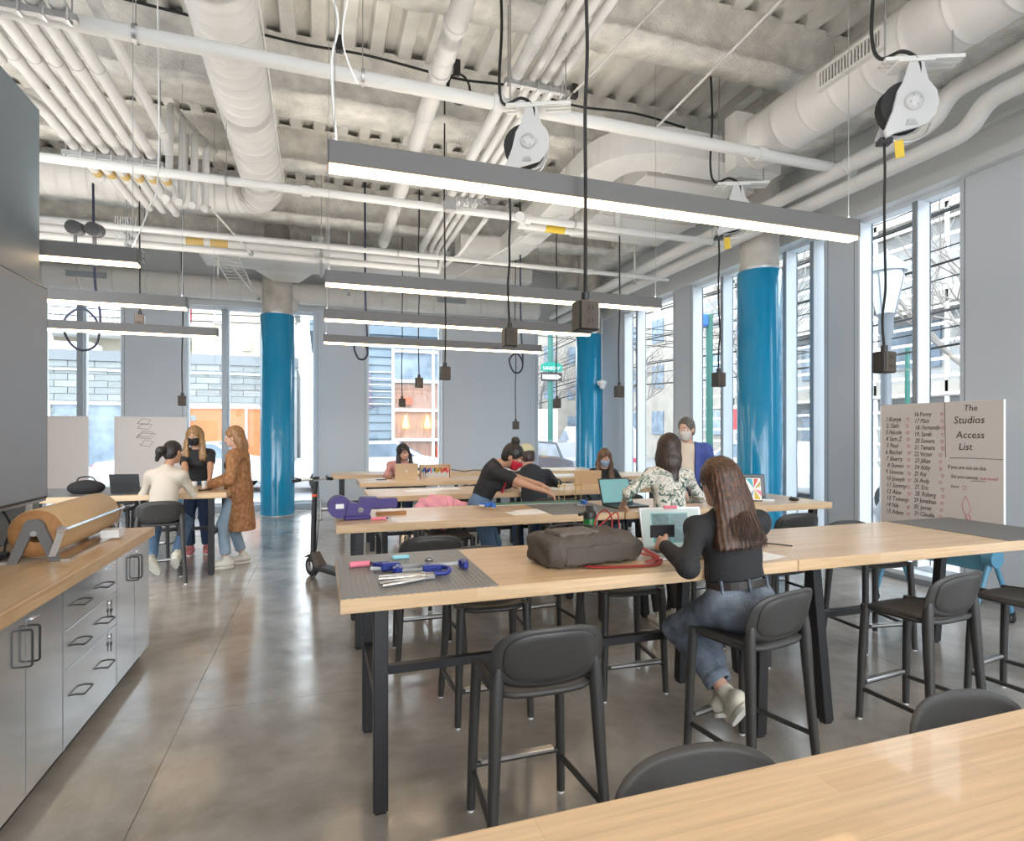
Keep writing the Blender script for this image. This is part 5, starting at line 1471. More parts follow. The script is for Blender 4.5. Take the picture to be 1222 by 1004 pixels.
def person(label, loc, pel, chest, head, yaw, hyaw=None, hpitch=0., htilt=0., s=1., shw=.165, hands=None, feet=None, skin='skin_light',
           top='cloth_black', sleeve=1., pants='denim', shoes='sneaker_white', hair=None, hairm='hair_brown', mask=None, h=.013, bust=.03, hem=.0, elb=None, knee=None, curl=.5,
           skirt=None, pants_len=1., parting=None, palm=None, group=None):
    t = thing('person', label, 'person', (loc[0], loc[1], 0), 0, group)
    pel, chest, head = V(*pel), V(*chest), V(*head)
    fw, rt = yawv(yaw)
    hy = yaw if hyaw is None else hyaw
    spine = (chest - pel).normalized()
    tf = (fw - spine * fw.dot(spine)).normalized(); sd = tf.cross(spine).normalized()     # torso front and right side
    # head frame
    hf0, hr = yawv(hy); pc = math.radians(hpitch); tl = math.radians(htilt)
    hu = V(0, 0, 1) * math.cos(pc) + hf0 * math.sin(pc); hf = hf0 * math.cos(pc) - V(0, 0, 1) * math.sin(pc)
    hr2 = hr * math.cos(tl) + hu * math.sin(tl); hu = (hu * math.cos(tl) - hr * math.sin(tl)).normalized(); hr = hr2
    R = np.array([list(hr), list(hf), list(hu)], dtype=np.float32).T
    H = lambda x, y, z: head + (hr * x + hf * y + hu * z) * s
    S = {}; E = {}; Wr = {}; HP = {}; K = {}; An = {}
    for i, g in (('L', -1), ('R', 1)):
        S[i] = chest - spine * .072 * s + sd * shw * .96 * g * s
        tgt = V(*hands[i]) if hands else S[i] + V(0, 0, -.5)
        hint = V(*(elb[i] if elb else (sd * g * .5 - V(0, 0, 1) - tf * .4)))
        E[i], Wr[i] = ik(S[i], tgt, .275 * s, .245 * s, hint)
        HP[i] = pel + sd * .085 * g * s - spine * .01
        ft = V(*feet[i]) if feet else HP[i] + V(0, 0, -.8)
        K[i], An[i] = ik(HP[i], ft, .42 * s, .41 * s, V(*(knee[i] if knee else (fw + V(0, 0, .3)))))
    # --- skin: one continuous body, head and hands on finer grids, joined in one mesh
    nb = chest - spine * .02 - tf * .01; nt = H(0, -.02, -.07)
    body = [ECAP(pel, pel + spine * .12 * s, .125 * s, .105 * s, sd, .72), ECAP(pel + spine * .12 * s, chest - spine * .1 * s, .105 * s, .125 * s, sd, .68, .05), CAP(S['L'], S['R'], .045 * s, .045 * s, .05), CAP(nb, nt, .052 * s, .046 * s, .03)]
    for i in 'LR':
        body += [CAP(S[i], E[i], .045 * s, .036 * s, .03), CAP(E[i], Wr[i], .037 * s, .024 * s, .02)]
        body += [CAP(HP[i], K[i], .078 * s, .05 * s, .04), CAP(K[i], An[i], .05 * s, .034 * s, .02)]
    lo, hi = bounds([pel, chest, nt, *S.values(), *E.values(), *Wr.values(), *K.values(), *An.values(), *HP.values()], .14 * s)
    parts = [surfnet(body, lo, hi, h)]
    hp = [ELL(H(0, -.012, .028), A_((.074, .093, .088)) * s, R), ELL(H(0, .020, -.03), A_((.060, .072, .090)) * s, R, .03), ELL(H(0, .052, -.092), A_((.032, .030, .024)) * s, R, .03),
          CAP(H(0, .086, .006), H(0, .104, -.034), .010 * s, .014 * s, .012), CAP(nb, nt, .052 * s, .046 * s, .03),
          ELL(H(.076, -.005, -.012), A_((.010, .020, .030)) * s, R, .008), ELL(H(-.076, -.005, -.012), A_((.010, .020, .030)) * s, R, .008)]
    hp += [ELL(H(.031, .098, .004), A_((.017, .014, .010)) * s, R, .01) + ('cut',), ELL(H(-.031, .098, .004), A_((.017, .014, .010)) * s, R, .01) + ('cut',)]
    l2, h2 = bounds([head], .14 * s); l2 = np.minimum(l2, np.array(nb) - .03)
    parts.append(surfnet(hp, l2, h2, min(h, .0065)))
    for i, g in (('L', -1), ('R', 1)):
        d = (Wr[i] - E[i]).normalized()
        bk = V(0, 0, 1) if not (palm and i in palm) else V(*palm[i])
        if abs(d.dot(bk)) > .9: bk = tf
        tip = d * .6 + (V(0, 0, -.12) if abs(d.z) < .8 else V(0, 0, 0)) if not (palm and i + 'd' in palm) else V(*palm[i + 'd'])
        pr, pts = hand_prims(Wr[i], tip, bk, sd * -g + V(0, 0, .3), s * .95, curl)
        l3, h3 = bounds(pts, .01); parts.append(surfnet(pr, l3, h3, .0048))
    ob = bpy.data.objects.new('body', mesh_from('body', parts, skin)); COL.objects.link(ob); ob.parent = t
    # --- face
    for g in (-1, 1):
        e_ = MB().sphere(H(.031 * g, .083, .003), .0115 * s, 10, 8).build('eye', 'eye_white', t)
        MB().sphere(H(.031 * g, .0915, .003), .0062 * s, 8, 6).build('iris', 'iris_dark', e_)
        MB().tube([H(.014 * g, .096, .022), H(.032 * g, .094, .028), H(.050 * g, .080, .023)], [.003, .004, .002], 6).build('eyebrow', hairm, t)
    if not mask: MB().sphere(H(0, .090, -.066), .012 * s, 10, 6, (1.8, .6, .5)).build('mouth', 'lips', t)
    # --- pants
    pp = [ECAP(pel - spine * .02, pel + spine * .10 * s, .142 * s, .122 * s, sd, .76)]
    for i in 'LR':
        dn = (An[i] - K[i]); en = K[i] + dn * (.9 * pants_len)
        pp += [CAP(HP[i], K[i], .092 * s, .068 * s, .05), CAP(K[i], en, .066 * s, .060 * s, .03)]
    pp.append(HALF(pel + spine * .115 * s, spine))
    for i in 'LR':
        dn = (An[i] - K[i]).normalized(); en = K[i] + (An[i] - K[i]) * (.9 * pants_len); nn = A_(dn); e0 = A_(en)
        k0 = A_(K[i])
        pp.append(((lambda P, e0=e0, nn=nn: np.where(np.linalg.norm(P - e0, axis=-1) < .13, (P - e0) @ nn, -1.)), .003, 'and'))
    lo, hi = bounds([pel, pel + spine * .12, *K.values(), *An.values(), *HP.values()], .16 * s)
    blob('trousers', pp, lo, hi, h, pants, t)
    # --- top
    wst = pel + spine * (.10 - hem) * s
    tp = [ECAP(wst, pel + spine * .16 * s, .135 * s, .128 * s, sd, .74), ECAP(pel + spine * .16 * s, chest - spine * .12 * s, .125 * s, .148 * s, sd, .70, .06), CAP(S['L'], S['R'], .056 * s, .056 * s, .06), CAP(chest - spine * .06, chest + spine * .005, .075 * s, .06 * s, .04)]
    if bust:
        for g in (-1, 1): tp.append(ELL(chest - spine * .17 * s + tf * .085 * s + sd * .068 * g * s, (.062 * s, .05 * s, .062 * s), None, .05))
    rs = .013 if sleeve >= .9 else .016
    for i in 'LR':
        tp.append(CAP(S[i], S[i] + (E[i] - S[i]) * min(1, sleeve * 2), .052 * s, (.046 if sleeve > .5 else .056) * s, .04))
        if sleeve > .5: tp.append(CAP(E[i], E[i] + (Wr[i] - E[i]) * ((sleeve - .5) * 2 - .06), .047 * s, .036 * s, .03))
    tp.append(HALF(wst - spine * .02, -spine))
    if sleeve < .5:
        for i in 'LR':
            e0 = A_(S[i] + (E[i] - S[i]) * (sleeve * 2 + .06)); nn = A_((E[i] - S[i]).normalized())
            tp.append(((lambda P, e0=e0, nn=nn: np.where(np.linalg.norm(P - e0, axis=-1) < .11, (P - e0) @ nn, -1.)), .003, 'and'))
    nk = nt - nb; c0 = A_(nb + tf * .03 + spine * .065 * s)
    tp.append((lambda P: np.linalg.norm((P - c0), axis=-1) - .062 * s, .006, 'cut'))
    # soft folds
    rr = random.Random(int(abs(loc[0] * 100 + loc[1] * 37)))
    fv = [(A_((rr.uniform(-25, 25), rr.uniform(-25, 25), rr.uniform(15, 40))), rr.uniform(0, 6)) for _ in range(4)]
    lo, hi = bounds([wst, chest, *S.values(), *E.values(), *Wr.values()], .19 * s)
    base = list(tp)
    fold = [(lambda P: field(P, base) + .0022 * sum(np.sin(P @ a + b_) for a, b_ in fv), 0)]
    blob('top', fold, lo, hi, h, top, t)
    # --- shoes
    for i in 'LR':
        sh_d = (fw if not isinstance(shoes, tuple) else V(*shoes[1])).normalized()
        sh_m = shoes if not isinstance(shoes, tuple) else shoes[0]
        shin = (An[i] - K[i]).normalized(); up = -shin
        fdn = (sh_d - up * sh_d.dot(up)); fdn = fdn.normalized() if fdn.length > .1 else sh_d
        if abs(up.z) > .93: up = V(0, 0, 1); fdn = V(sh_d.x, sh_d.y, 0).normalized()
        a = An[i] - up * .035 * s; sr = fdn.cross(up)
        so = blob('shoe', [ECAP(a - fdn * .045 * s, a + fdn * .14 * s - up * .012, .048 * s, .040 * s, sr, .85), CAP(a, An[i] + up * .03, .043 * s, .040 * s, .03), HALF(a - up * .042 * s, -up)], *bounds([a - fdn * .11, a + fdn * .21, An[i] + up * .05, a - up * .05], .05 * s), .009, sh_m, t)
        MB().prism([a + fdn * (.175 * math.cos(q) * (1 if math.cos(q) > 0 else .48) + .0) * s + sr * .044 * math.sin(q) * s - up * .058 * s for q in [2 * PI * k / 20 for k in range(20)]], up * .02).build('sole', 'sole', so)
    # --- mask
    if mask:
        mo = 0.0075 * s
        mk = [ELL(H(0, .024, -.036), A_((.062, .079, .088)) * s + mo, R), CAP(H(0, .090, -.01), H(0, .112, -.036), .012 * s, .017 * s, .02), ELL(H(0, .054, -.088), A_((.036, .034, .030)) * s, R, .03)]
        mk.append(HALF(H(0, .10, -.012), hu + hf * -.12)); mk.append(HALF(H(0, .030, -.05), -hf + hu * -.1)); mk.append(HALF(H(0, .06, -.112), -hu))
        ma = blob('face_mask', mk, *bounds([head], .15 * s), .0065, mask, t)
        for g in (-1, 1): MB().tube([H(.062 * g, .045, -.03), H(.078 * g, .012, -.005), H(.083 * g, -.012, .012)], .0022, 5).build('ear_loop', mask, ma)
    # --- hair
    if hair:
        ho = blob('hair', hair(H, R, s, hu, hf, hr), *bounds([head - V(0, 0, .45 if 'long' in hair.__name__ else .12), head], .26 * s), min(.009, h * .75), hairm, t)
    else: ho = None
    return t, dict(H=H, S=S, E=E, W=Wr, K=K, A=An, pel=pel, chest=chest, tf=tf, sd=sd, spine=spine, hf=hf, hu=hu, hr=hr, R=R, hair=ho, s=s, nb=nb, head=head)

def ridges(prims, amp, fr, H, hr, hf):
    c = A_(H(0, 0, 0)); a1 = A_(hr); a2 = A_(hf)
    def f(P):
        q = P - c; an = np.arctan2(q @ a1, q @ a2)
        return field(P, prims) + amp * np.sin(an * fr) + amp * .6 * np.sin(an * fr * 2.3 + q[..., 2] * 20)
    return [(f, 0)]
def face_cut(H, R, s, open_=.055):
    return [ELL(H(0, .085, -.035), A_((open_, .075, .085)) * s, R, .012) + ('cut',), ELL(H(0, .06, -.14), A_((.07, .10, .09)) * s, R, .012) + ('cut',)]
def hair_cap(H, R, s, off=.012):
    return [ELL(H(0, -.016, .034), A_((.080, .098, .092)) * s + off * .6, R), ELL(H(0, -.05, -.02), A_((.072, .060, .085)) * s, R, .03)]
def hair_long_fall(ln, spread, back=.025):
    """hair falling behind the head to length ln"""
    def hair_long(H, R, s, hu, hf, hr):
        dn = V(0, 0, -1)
        a = H(0, -.045, .02); b_ = H(0, -.085, -.08) + dn * .02; c = b_ + dn * (ln - .12) - hf * back
        pr = hair_cap(H, R, s) + [ECAP(a, b_, .095 * s, .095 * s, hr, .66, .04), ECAP(b_, c, .098 * s, spread * s, hr, .42, .05)]
        pr += face_cut(H, R, s); pr.append(HALF(c + dn * .01, dn + hr * .12))
        return ridges(pr, .0022, 41, H, hr, hf)
    return hair_long
def hair_long_front(ln, spread=.045):
    """hair parted and falling on both sides in front of the shoulders"""
    def hair_long(H, R, s, hu, hf, hr):
        dn = V(0, 0, -1); pr = hair_cap(H, R, s)
        for g in (-1, 1):
            a = H(.062 * g, .0, .03); b_ = H(.088 * g, .015, -.09); c = b_ + dn * (ln - .12) + hr * .018 * g + hf * .03
            pr += [CAP(a, b_, .036 * s, .034 * s, .03), ECAP(b_, c, .036 * s, spread * s, hr, .7, .03)]
        pr += [ECAP(H(0, -.05, 0), H(0, -.09, -.16), .09 * s, .085 * s, hr, .6, .04)] + face_cut(H, R, s, .05)
        return ridges(pr, .0035, 30, H, hr, hf)
    return hair_long
def hair_pony(H, R, s, hu, hf, hr):
    pr = hair_cap(H, R, s, .006) + face_cut(H, R, s, .062)
    pr += [CAP(H(0, -.10, .02), H(-.03, -.15, -.01), .032 * s, .04 * s, .015), CAP(H(-.03, -.15, -.01), H(-.065, -.15, -.11), .042 * s, .02 * s, .03)]
    return ridges(pr, .002, 26, H, hr, hf)
def hair_bun(H, R, s, hu, hf, hr):
    pr = hair_cap(H, R, s, .010) + face_cut(H, R, s, .060)
    pr += [ELL(H(0, -.055, .145), A_((.046, .044, .038)) * s, R, .015)]
    return ridges(pr, .003, 30, H, hr, hf)
def hair_short(H, R, s, hu, hf, hr):
    return ridges(hair_cap(H, R, s, .008) + face_cut(H, R, s, .068) + [ELL(H(0, .115, .03), A_((.066, .06, .055)) * s, R, .01) + ('cut',), HALF(H(0, 0, -.06), -hu + hf * .3)], .003, 30, H, hr, hf)
def add_strands(parent, P, n, ln, m, seed=4, r=.0014):
    """separate strands lying over the back of a long hair shape"""
    H, hf, hr = P['H'], P['hf'], P['hr']; rr = random.Random(seed); mb = MB()
    for k in range(n):
        g = rr.uniform(-1, 1); st = rr.uniform(-.02, .03)
        x = .085 * g; back = -.105 * math.sqrt(max(.05, 1 - g * g * .85))
        p0 = H(.03 * g, -.03, .122); p1 = H(x * .8, back * .85 + .01, .075); p2 = H(x * 1.02, back - .012, -.01); p3 = H(x * 1.12, back - .034, -.12)
        L_ = ln * rr.uniform(.86, 1.04)
        p4 = p3 + V(0, 0, -(L_ - .14) * .5) + hr * x * .32 - hf * (.032 + rr.uniform(-.006, .012)); p5 = p3 + V(0, 0, -(L_ - .14)) + hr * (x * .55 + rr.uniform(-.015, .015)) - hf * (.062 + rr.uniform(-.012, .014))
        mb.tube(spline([p0, p1, p2, p3, p4, p5], 3), [r * (1 if i < 12 else 1 - (i - 11) * .2) for i in range(16)], 4, False)
    mb.build('hair_strands', m, parent)

# 1 woman with ponytail, back to us, at the left table
L0 = dict
t, P = person('ponytailed woman in a cream sweater and jeans sitting with her back turned', (-1.6, 6.95), (0, .02, .755), (.03, .10, 1.20), (.07, .18, 1.375), -10, -30, 12, 6, s=.97, hands=L0(L=(-.13, .42, .95), R=(.24, .42, .95)),
           feet=L0(L=(-.10, .02, .25), R=(.12, .12, .27)), knee=L0(L=(-.2, 1, 0), R=(.2, 1, .0)), shoes=('sneaker_cream', (0, .8, .2)), top='cloth_cream', hair=hair_pony, hairm='hair_black', hem=.06, skin='skin_tan', pants='denim')
# 2 woman in black with black mask behind the left table
t, P = person('blonde woman in a black tee and black mask leaning over the left table', (-1.53, 8.50), (0, .02, .90), (-.01, -.08, 1.385), (-.02, -.15, 1.545), 175, 170, 14, 0, hands=L0(L=(.22, -.55, .955), R=(-.02, -.55, .955)),
           feet=L0(L=(.10, .0, .09), R=(-.09, -.03, .09)), shoes=('sneaker_pink', (0.1, -1, 0)), top='cloth_black', sleeve=.34, hair=hair_long_front(.30, .05), hairm='hair_blonde', mask='mask_black', pants='denim_navy', skin='skin_tan')
# 3 woman in the cardigan
t, P = person('long haired woman in a long brown knit cardigan standing by the blue column', (-.97, 7.6), (.03, 0, .90), (.02, 0, 1.375), (-.02, -.01, 1.535), 82, 82, 6, 0, hands=L0(L=(-.25, -.16, .97), R=(-.30, .14, .97)),
           feet=L0(L=(-.09, -.10, .09), R=(.06, .12, .09)), shoes=('sneaker_white', (-1, -.25, 0)), top='cloth_black', sleeve=.8, hair=hair_long_fall(.36, .085), hairm='hair_auburn', pants='denim_pale', pants_len=.93)
s_ = P['s']; cp = []
for i in 'LR':
    cp += [CAP(P['S'][i], P['E'][i], .072, .060, .04), CAP(P['E'][i], P['E'][i] + (P['W'][i] - P['E'][i]) * .92, .060, .048, .03)]
cp += [CAP(P['S']['L'], P['S']['R'], .075, .075, .06), ECAP(P['chest'] - V(0, 0, .12), P['pel'], .165, .175, P['sd'], .82, .06), ECAP(P['pel'], V(.06, .0, .46), .175, .185, P['sd'], .85, .06)]
cp += [HALF(V(0, 0, .42), V(0, 0, -1)), (lambda P_: np.maximum(np.maximum(np.abs(P_ @ A_(P['sd']) - float(P['pel'].dot(P['sd']))) - .07, -(P_ - A_(P['pel'])) @ A_(P['tf'])), P_[..., 2] - 1.34), .01, 'cut'), (lambda P_: d_ell(P_, V(-.03, 0, 1.44), (.085, .085, .10)), .01, 'cut')]
blob('knit_cardigan', cp, (-.36, -.32, .38), (.36, .32, 1.48), .011, 'knit_brown', t)
# 4 woman in pink at the marker rack table
t, P = person('woman in a rose top sitting at a gold laptop beside the marker rack', (1.15, 8.98), (0, .0, .755), (.0, -.08, 1.15), (.03, -.14, 1.30), 178, 190, 14, -10, s=.95, hands=L0(L=(.10, -.42, .955), R=(-.24, -.50, .955)),
           feet=L0(L=(.1, -.2, .25), R=(-.1, -.2, .25)), shoes=('sneaker_white', (0, -1, 0)), top='cloth_rose', hair=hair_long_front(.30, .05), hairm='hair_black', mask='mask_peach', skin='skin_brown', pants='denim_navy', h=.015)
# 5 woman with red mask bending over the second table
t, P = person('woman with a hair bun and red mask bending over the table in a black tee', (1.50, 5.42), (-.04, .02, .90), (.12, -.02, 1.285), (.27, -.09, 1.355), -105, -122, 30, 0, hands=L0(L=(.80, -.38, .985), R=(.62, -.42, .985)),
           feet=L0(L=(.10, .10, .09), R=(-.07, -.02, .09)), shoes=('sneaker_white', (1, 0, 0)), top='cloth_black', sleeve=.36, hair=hair_bun, hairm='hair_black', mask='mask_red', skin='skin_tan', pants='denim', h=.011, hem=.03)
sc = MB(); a0 = P['nb']; tf, sd = P['tf'], P['sd']
for g in (-1, 1):
    sc.tube(spline([a0 + sd * .055 * g - tf * .03 + P['spine'] * .03, a0 + sd * .06 * g + tf * .045 + P['spine'] * .0, a0 + sd * .045 * g + tf * .15 - P['spine'] * .08, a0 + sd * .03 * g + tf * .17 - P['spine'] * .22]), .012, 8)
sc.build('lanyard_scarf', 'scarf_red', t)
# 6 hooded person in a cap, from behind
t, P = person('person in a dark hoodie and tan cap sitting with back turned', (2.24, 6.02), (.02, -.04, .755), (.0, .12, 1.17), (-.01, .22, 1.31), -4, 8, 22, 0, s=1.03, shw=.19, hands=L0(L=(-.12, .46, .965), R=(.22, .44, .965)), elb=L0(L=(-1, .1, -.3), R=(1, .1, -.3)),
           feet=L0(L=(-.12, .16, .25), R=(.12, .16, .25)), shoes=('sneaker_white', (0, 1, 0)), top='cloth_charcoal', hair=hair_short, hairm='hair_dark_brown', bust=0, pants='denim_navy', hem=.06, h=.012)
H = P['H']
cpo = blob('cap', [ELL(H(0, -.014, .046), A_((.098, .116, .104)), P['R']), HALF(H(0, 0, .028), -P['hu'])], *bounds([H(0, 0, .05)], .16), .008, 'cap_tan', t)
MB().prism([H(.075 * math.cos(q), .075 + .085 * math.sin(q), .042) for q in [PI * k / 12 for k in range(13)]], P['hu'] * .006).build('visor', 'cap_tan', cpo)
blob('hood', [ECAP(P['nb'] - P['tf'] * .03, P['nb'] - P['tf'] * .085 - P['spine'] * .12, .085, .06, P['sd'], .7), ECAP(P['nb'] + P['sd'] * .07, P['nb'] - P['sd'] * .07, .055, .055, P['tf'], .9, .04)], *bounds([P['nb']], .26), .011, 'cloth_charcoal', t)
# 7 woman in blue mask
t, P = person('woman in a blue mask and black hoodie sitting at a gold laptop', (3.72, 7.30), (0, .0, .745), (.0, -.08, 1.10), (-.02, -.15, 1.245), 172, 168, 22, 0, s=.96, hands=L0(L=(.16, -.40, .955), R=(-.13, -.46, .955)),
           feet=L0(L=(.1, -.2, .25), R=(-.1, -.2, .25)), shoes=('sneaker_white', (0, -1, 0)), top='cloth_black', hair=hair_long_front(.34, .05), hairm='hair_light_brown', mask='mask_blue', skin='skin_light', pants='denim', h=.014)
# 8 woman in floral blouse
t, P = person('dark haired woman in a floral blouse standing with her back turned', (2.71, 4.10), (.0, -.01, .85), (.02, .04, 1.30), (.05, .07, 1.455), -8, -40, 4, 0, s=.96, shw=.175, hands=L0(L=(-.30, .22, .98), R=(.26, .28, .97)), elb=L0(L=(-.9, -.3, -.4), R=(.8, -.3, -.5)),
           feet=L0(L=(-.09, -.02, .09), R=(.09, .02, .09)), shoes=('sneaker_white', (0, 1, 0)), top='floral', sleeve=.72, hair=hair_long_fall(.29, .085), hairm='hair_dark_brown', pants='cloth_black', h=.011, hem=.05, skin='skin_light')
# 9 man in blue shirt
t, P = person('bearded man in an open blue shirt and grey mask talking across the table', (3.93, 5.60), (0, .0, .96), (-.01, -.02, 1.465), (-.05, -.06, 1.625), 150, 120, 8, 0, s=1.05, shw=.195, hands=L0(L=(.12, -.28, .99), R=(-.24, -.24, .99)),
           feet=L0(L=(.1, .0, .09), R=(-.1, .0, .09)), shoes=('sneaker_white', (0, -1, 0)), top='tee_cream', sleeve=.3, hair=hair_short, hairm='hair_grey', mask='mask_grey', skin='skin_light', pants='denim_navy', bust=0, h=.012)
cp = []
for i in 'LR': cp += [CAP(P['S'][i], P['E'][i], .072, .062, .04), CAP(P['E'][i], P['E'][i] + (P['W'][i] - P['E'][i]) * .9, .06, .046, .03)]
cp += [CAP(P['S']['L'], P['S']['R'], .076, .076, .05), ECAP(P['chest'] - V(0, 0, .14), P['pel'], .172, .165, P['sd'], .76, .06)]
cp += [HALF(P['pel'] - V(0, 0, .06), V(0, 0, -1)), (lambda P_, p=P: np.maximum(np.abs((P_ - A_(p['pel'])) @ A_(p['sd'])) - .075, -(P_ - A_(p['pel'])) @ A_(p['tf'])), .01, 'cut'), (lambda P_, p=P: d_ell(P_, p['nb'] + p['tf'] * .02 + V(0, 0, .07), (.085, .085, .075)), .008, 'cut')]
blob('open_shirt', cp, *bounds([P['pel'], P['chest'], *P['S'].values(), *P['E'].values(), *P['W'].values()], .2), .011, 'shirt_blue', t)
# 10 woman in black at the front table
t, P = person('woman with long brown hair in a black top sitting at the silver laptop', (1.93, 2.32), (-.01, -.01, .775), (-.03, .07, 1.20), (-.03, .12, 1.335), -14, 4, 10, 3, s=.99, shw=.168, hands=L0(L=(-.315, .16, 1.03), R=(.06, .46, .955)), elb=L0(L=(-1.2, -.7, -.9), R=(.9, .1, -.5)),
           feet=L0(L=(-.02, .05, .29), R=(.02, .16, .23)), knee=L0(L=(-.22, 1, .2), R=(.0, 1, .2)), shoes=('sneaker_cream', (.35, -.2, -.9)), top='cloth_black', hair=hair_long_fall(.32, .155, .055), hairm='hair_brown', pants='denim_grey', h=.0085, hem=-.02, pants_len=.86, curl=.75, palm=L0(L=(-.5, .1, .2)))
add_strands(P['hair'], P, 700, .355, 'hair_brown')
W_pel, W_sp, W_tf, W_sd = P['pel'], P['spine'], P['tf'], P['sd']
bl = MB(); pts = []
for k in range(25):
    a = 2 * PI * k / 24
    pts.append(W_pel + W_sp * .082 + W_sd * .139 * math.cos(a) + W_tf * .106 * math.sin(a))
bl_ = MB()
vs = []; fs = []
for p in pts:
    o_ = (p - W_pel - W_sp * .08); o_ = (o_ - W_sp * o_.dot(W_sp)).normalized() * .005
    vs += [p - W_sp * .018, p - W_sp * .018 + o_, p + W_sp * .018 + o_, p + W_sp * .018]
for k in range(24):
    for j in range(4): fs.append((k * 4 + j, k * 4 + (j + 1) % 4, (k + 1) * 4 + (j + 1) % 4, (k + 1) * 4 + j))
bl_.add(vs, fs).build('belt', 'leather', t)
for a in (-.6, -1.5, -2.4):
    c = W_pel + W_sp * .082 + W_sd * .146 * math.cos(a) + W_tf * .114 * math.sin(a)
    MB().tube([c - W_sp * .03, c + W_sp * .028], .007, 6).build('belt_loop', 'denim_grey', t)
for i in 'LR':
    d = (P['A'][i] - P['K'][i]).normalized(); c = P['K'][i] + (P['A'][i] - P['K'][i]) * .75
    MB().tube([c - d * .028, c - d * .02, c + d * .02, c + d * .028], [.058, .066, .066, .058], 20, False).build('trouser_cuff', 'denim_grey', t)
PHONE_HAND = P['W']['L'] + V(1.93, 2.32, 0)
# ---------------------------------------------------------------- things on the tables
mat('screen_pale', (.38, .45, .43), .25, emit=(.70, .82, .78), es=.12)
mat('screen_teal', (.10, .22, .22), .25, emit=(.12, .30, .30), es=.35)
mat('drawing_grey', (.10, .15, .155), .3, emit=(.10, .16, .165), es=.3, var=.25, vscale=40)
mat('screen_dark', (.03, .03, .035), .2)
mat('pocket_brown', (.13, .105, .09), .8, bump=.3, bscale=60)
def laptop(label, x, y, rz, w=.32, d=.22, open_=105, body='silver_laptop', kind='pale', lid_back=None, z=TZ):
    """base lies with its hinge at +Y local; the display faces -Y"""
    t = thing('laptop', label, 'laptop', (x, y, z), math.radians(rz), 'laptops')
    b = MB().cbox(-w / 2, w / 2, -d / 2, d / 2, .001, .016, .003).build('base', body, t)
    MB().box(-w * .42, w * .42, -d * .02, d * .40, .016, .0175).build('keyboard', 'keys_black', b)
    MB().box(-w * .16, w * .16, -d * .44, -d * .10, .016, .0168).build('trackpad', body, b)
    M = Matrix.Translation((0, d / 2, .014)) @ Matrix.Rotation(math.radians(90 - open_), 4, 'X')
    l = MB().cbox(-w / 2, w / 2, -.004, .004, 0, d, .002).xf(M).build('lid', lid_back or body, t)
    MB().box(-w / 2 + .012, w / 2 - .012, -.0055, -.004, .014, d - .012).xf(M).build('display', 'screen_' + kind, l)
    return t, l, M, w, d
t, l, M, w, d = laptop('open silver laptop showing drawings before the woman in black', 1.875, 2.70, -10, .37, .235, 108)
MB().box(-.12, .10, -.0065, -.0054, .03, .2).xf(M).build('drawing_window', 'screen_teal', l)
for k in range(2):
    for j in range(2): MB().box(-.112 + k * .108, -.012 + k * .108, -.0075, -.0064, .036 + j * .081, .112 + j * .081).xf(M).build('drawing_tile', 'drawing_grey', l)
MB().box(-.035, .045, -.008, .005, d - .012, d + .008).xf(M).build('pink_note', 'pink', l)
laptop('open black laptop with a teal screen beside the woman in floral', 2.60, 4.62, 6, .34, .24, 108, 'black_plastic', 'teal')
t, l, M, w, d = laptop('gold laptop with its lid toward us before the woman in pink', 1.13, 8.30, 182, .32, .22, 100, 'gold_laptop', 'dark')
MB().sphere((0, .005, .11), .016, 12, 6, (1, .25, 1)).xf(M, 0).build('lid_emblem', 'paper', l)
laptop('gold laptop with its lid toward us before the woman in blue mask', 3.24, 6.76, 160, .34, .19, 112, 'gold_laptop', 'dark')
laptop('small dark laptop open on the left table beside the ponytailed woman', -1.98, 7.32, 168, .30, .21, 100, 'black_plastic', 'dark')
# picture laptops at the right end of the second row
t, l, M, w, d = laptop('open laptop with a dark display behind the picture tablet', 4.08, 4.72, -22, .34, .23, 100, 'silver_laptop', 'dark', 'black_plastic')
t = thing('tablet', 'white tablet leaning on the dark laptop, showing coloured triangles', 'tablet', (3.95, 4.56, TZ + .004), math.radians(-26))
M = Matrix.Rotation(math.radians(-16), 4, 'X')
b = MB().cbox(-.085, .085, -.004, .004, 0, .24, .002).xf(M).build('frame', 'black_plastic', t)
MB().box(-.055, .08, -.006, -.004, .012, .228).xf(M).build('display', 'paper', b)
for k, (pt, c) in enumerate((([(-.05, .22), (.0, .22), (.01, .13)], 'teal'), ([(.02, .22), (.06, .22), (.012, .13)], 'orange_red'), ([(.075, .2), (.075, .15), (.02, .125)], 'label_amber'), ([(-.05, .03), (-.01, .02), (.01, .115)], 'car_blue'), ([(.015, .02), (.07, .02), (.015, .115)], 'tag_yellow'), ([(.078, .05), (.078, .1), (.02, .118)], 'pink'))):
    MB().prism([(x, -.0075, z) for x, z in pt], (0, .0014, 0)).xf(M).build('triangle', c, b)
t = thing('standing_book', 'purple patterned book standing open by the tablet', 'book', (3.87, 4.87, TZ), math.radians(-24))
mat('purple_print', (.20, .13, .30), .5, var=.7, vscale=60)
MB().prism([(-.09, 0, 0), (.09, .03, 0), (.09, .03, .26), (-.09, 0, .26)], (0, .012, 0)).build('cover', 'purple_print', t)
MB().prism([(-.085, .012, .005), (.085, .042, .005), (.085, .042, .255), (-.085, .012, .255)], (0, .008, 0)).build('pages', 'paper', t)
t = thing('computer_mouse', 'small black mouse on the table end by the picture laptops', 'mouse', (4.40, 4.52, TZ), .3)
MB().sphere((0, 0, .014), .035, 14, 8, (1.0, 1.5, .62)).build('shell', 'black_plastic', t)
MB().lathe([(.006, -.004), (.006, .004)], (0, .025, .034), 8, 'x').build('wheel', 'black_rubber', t)
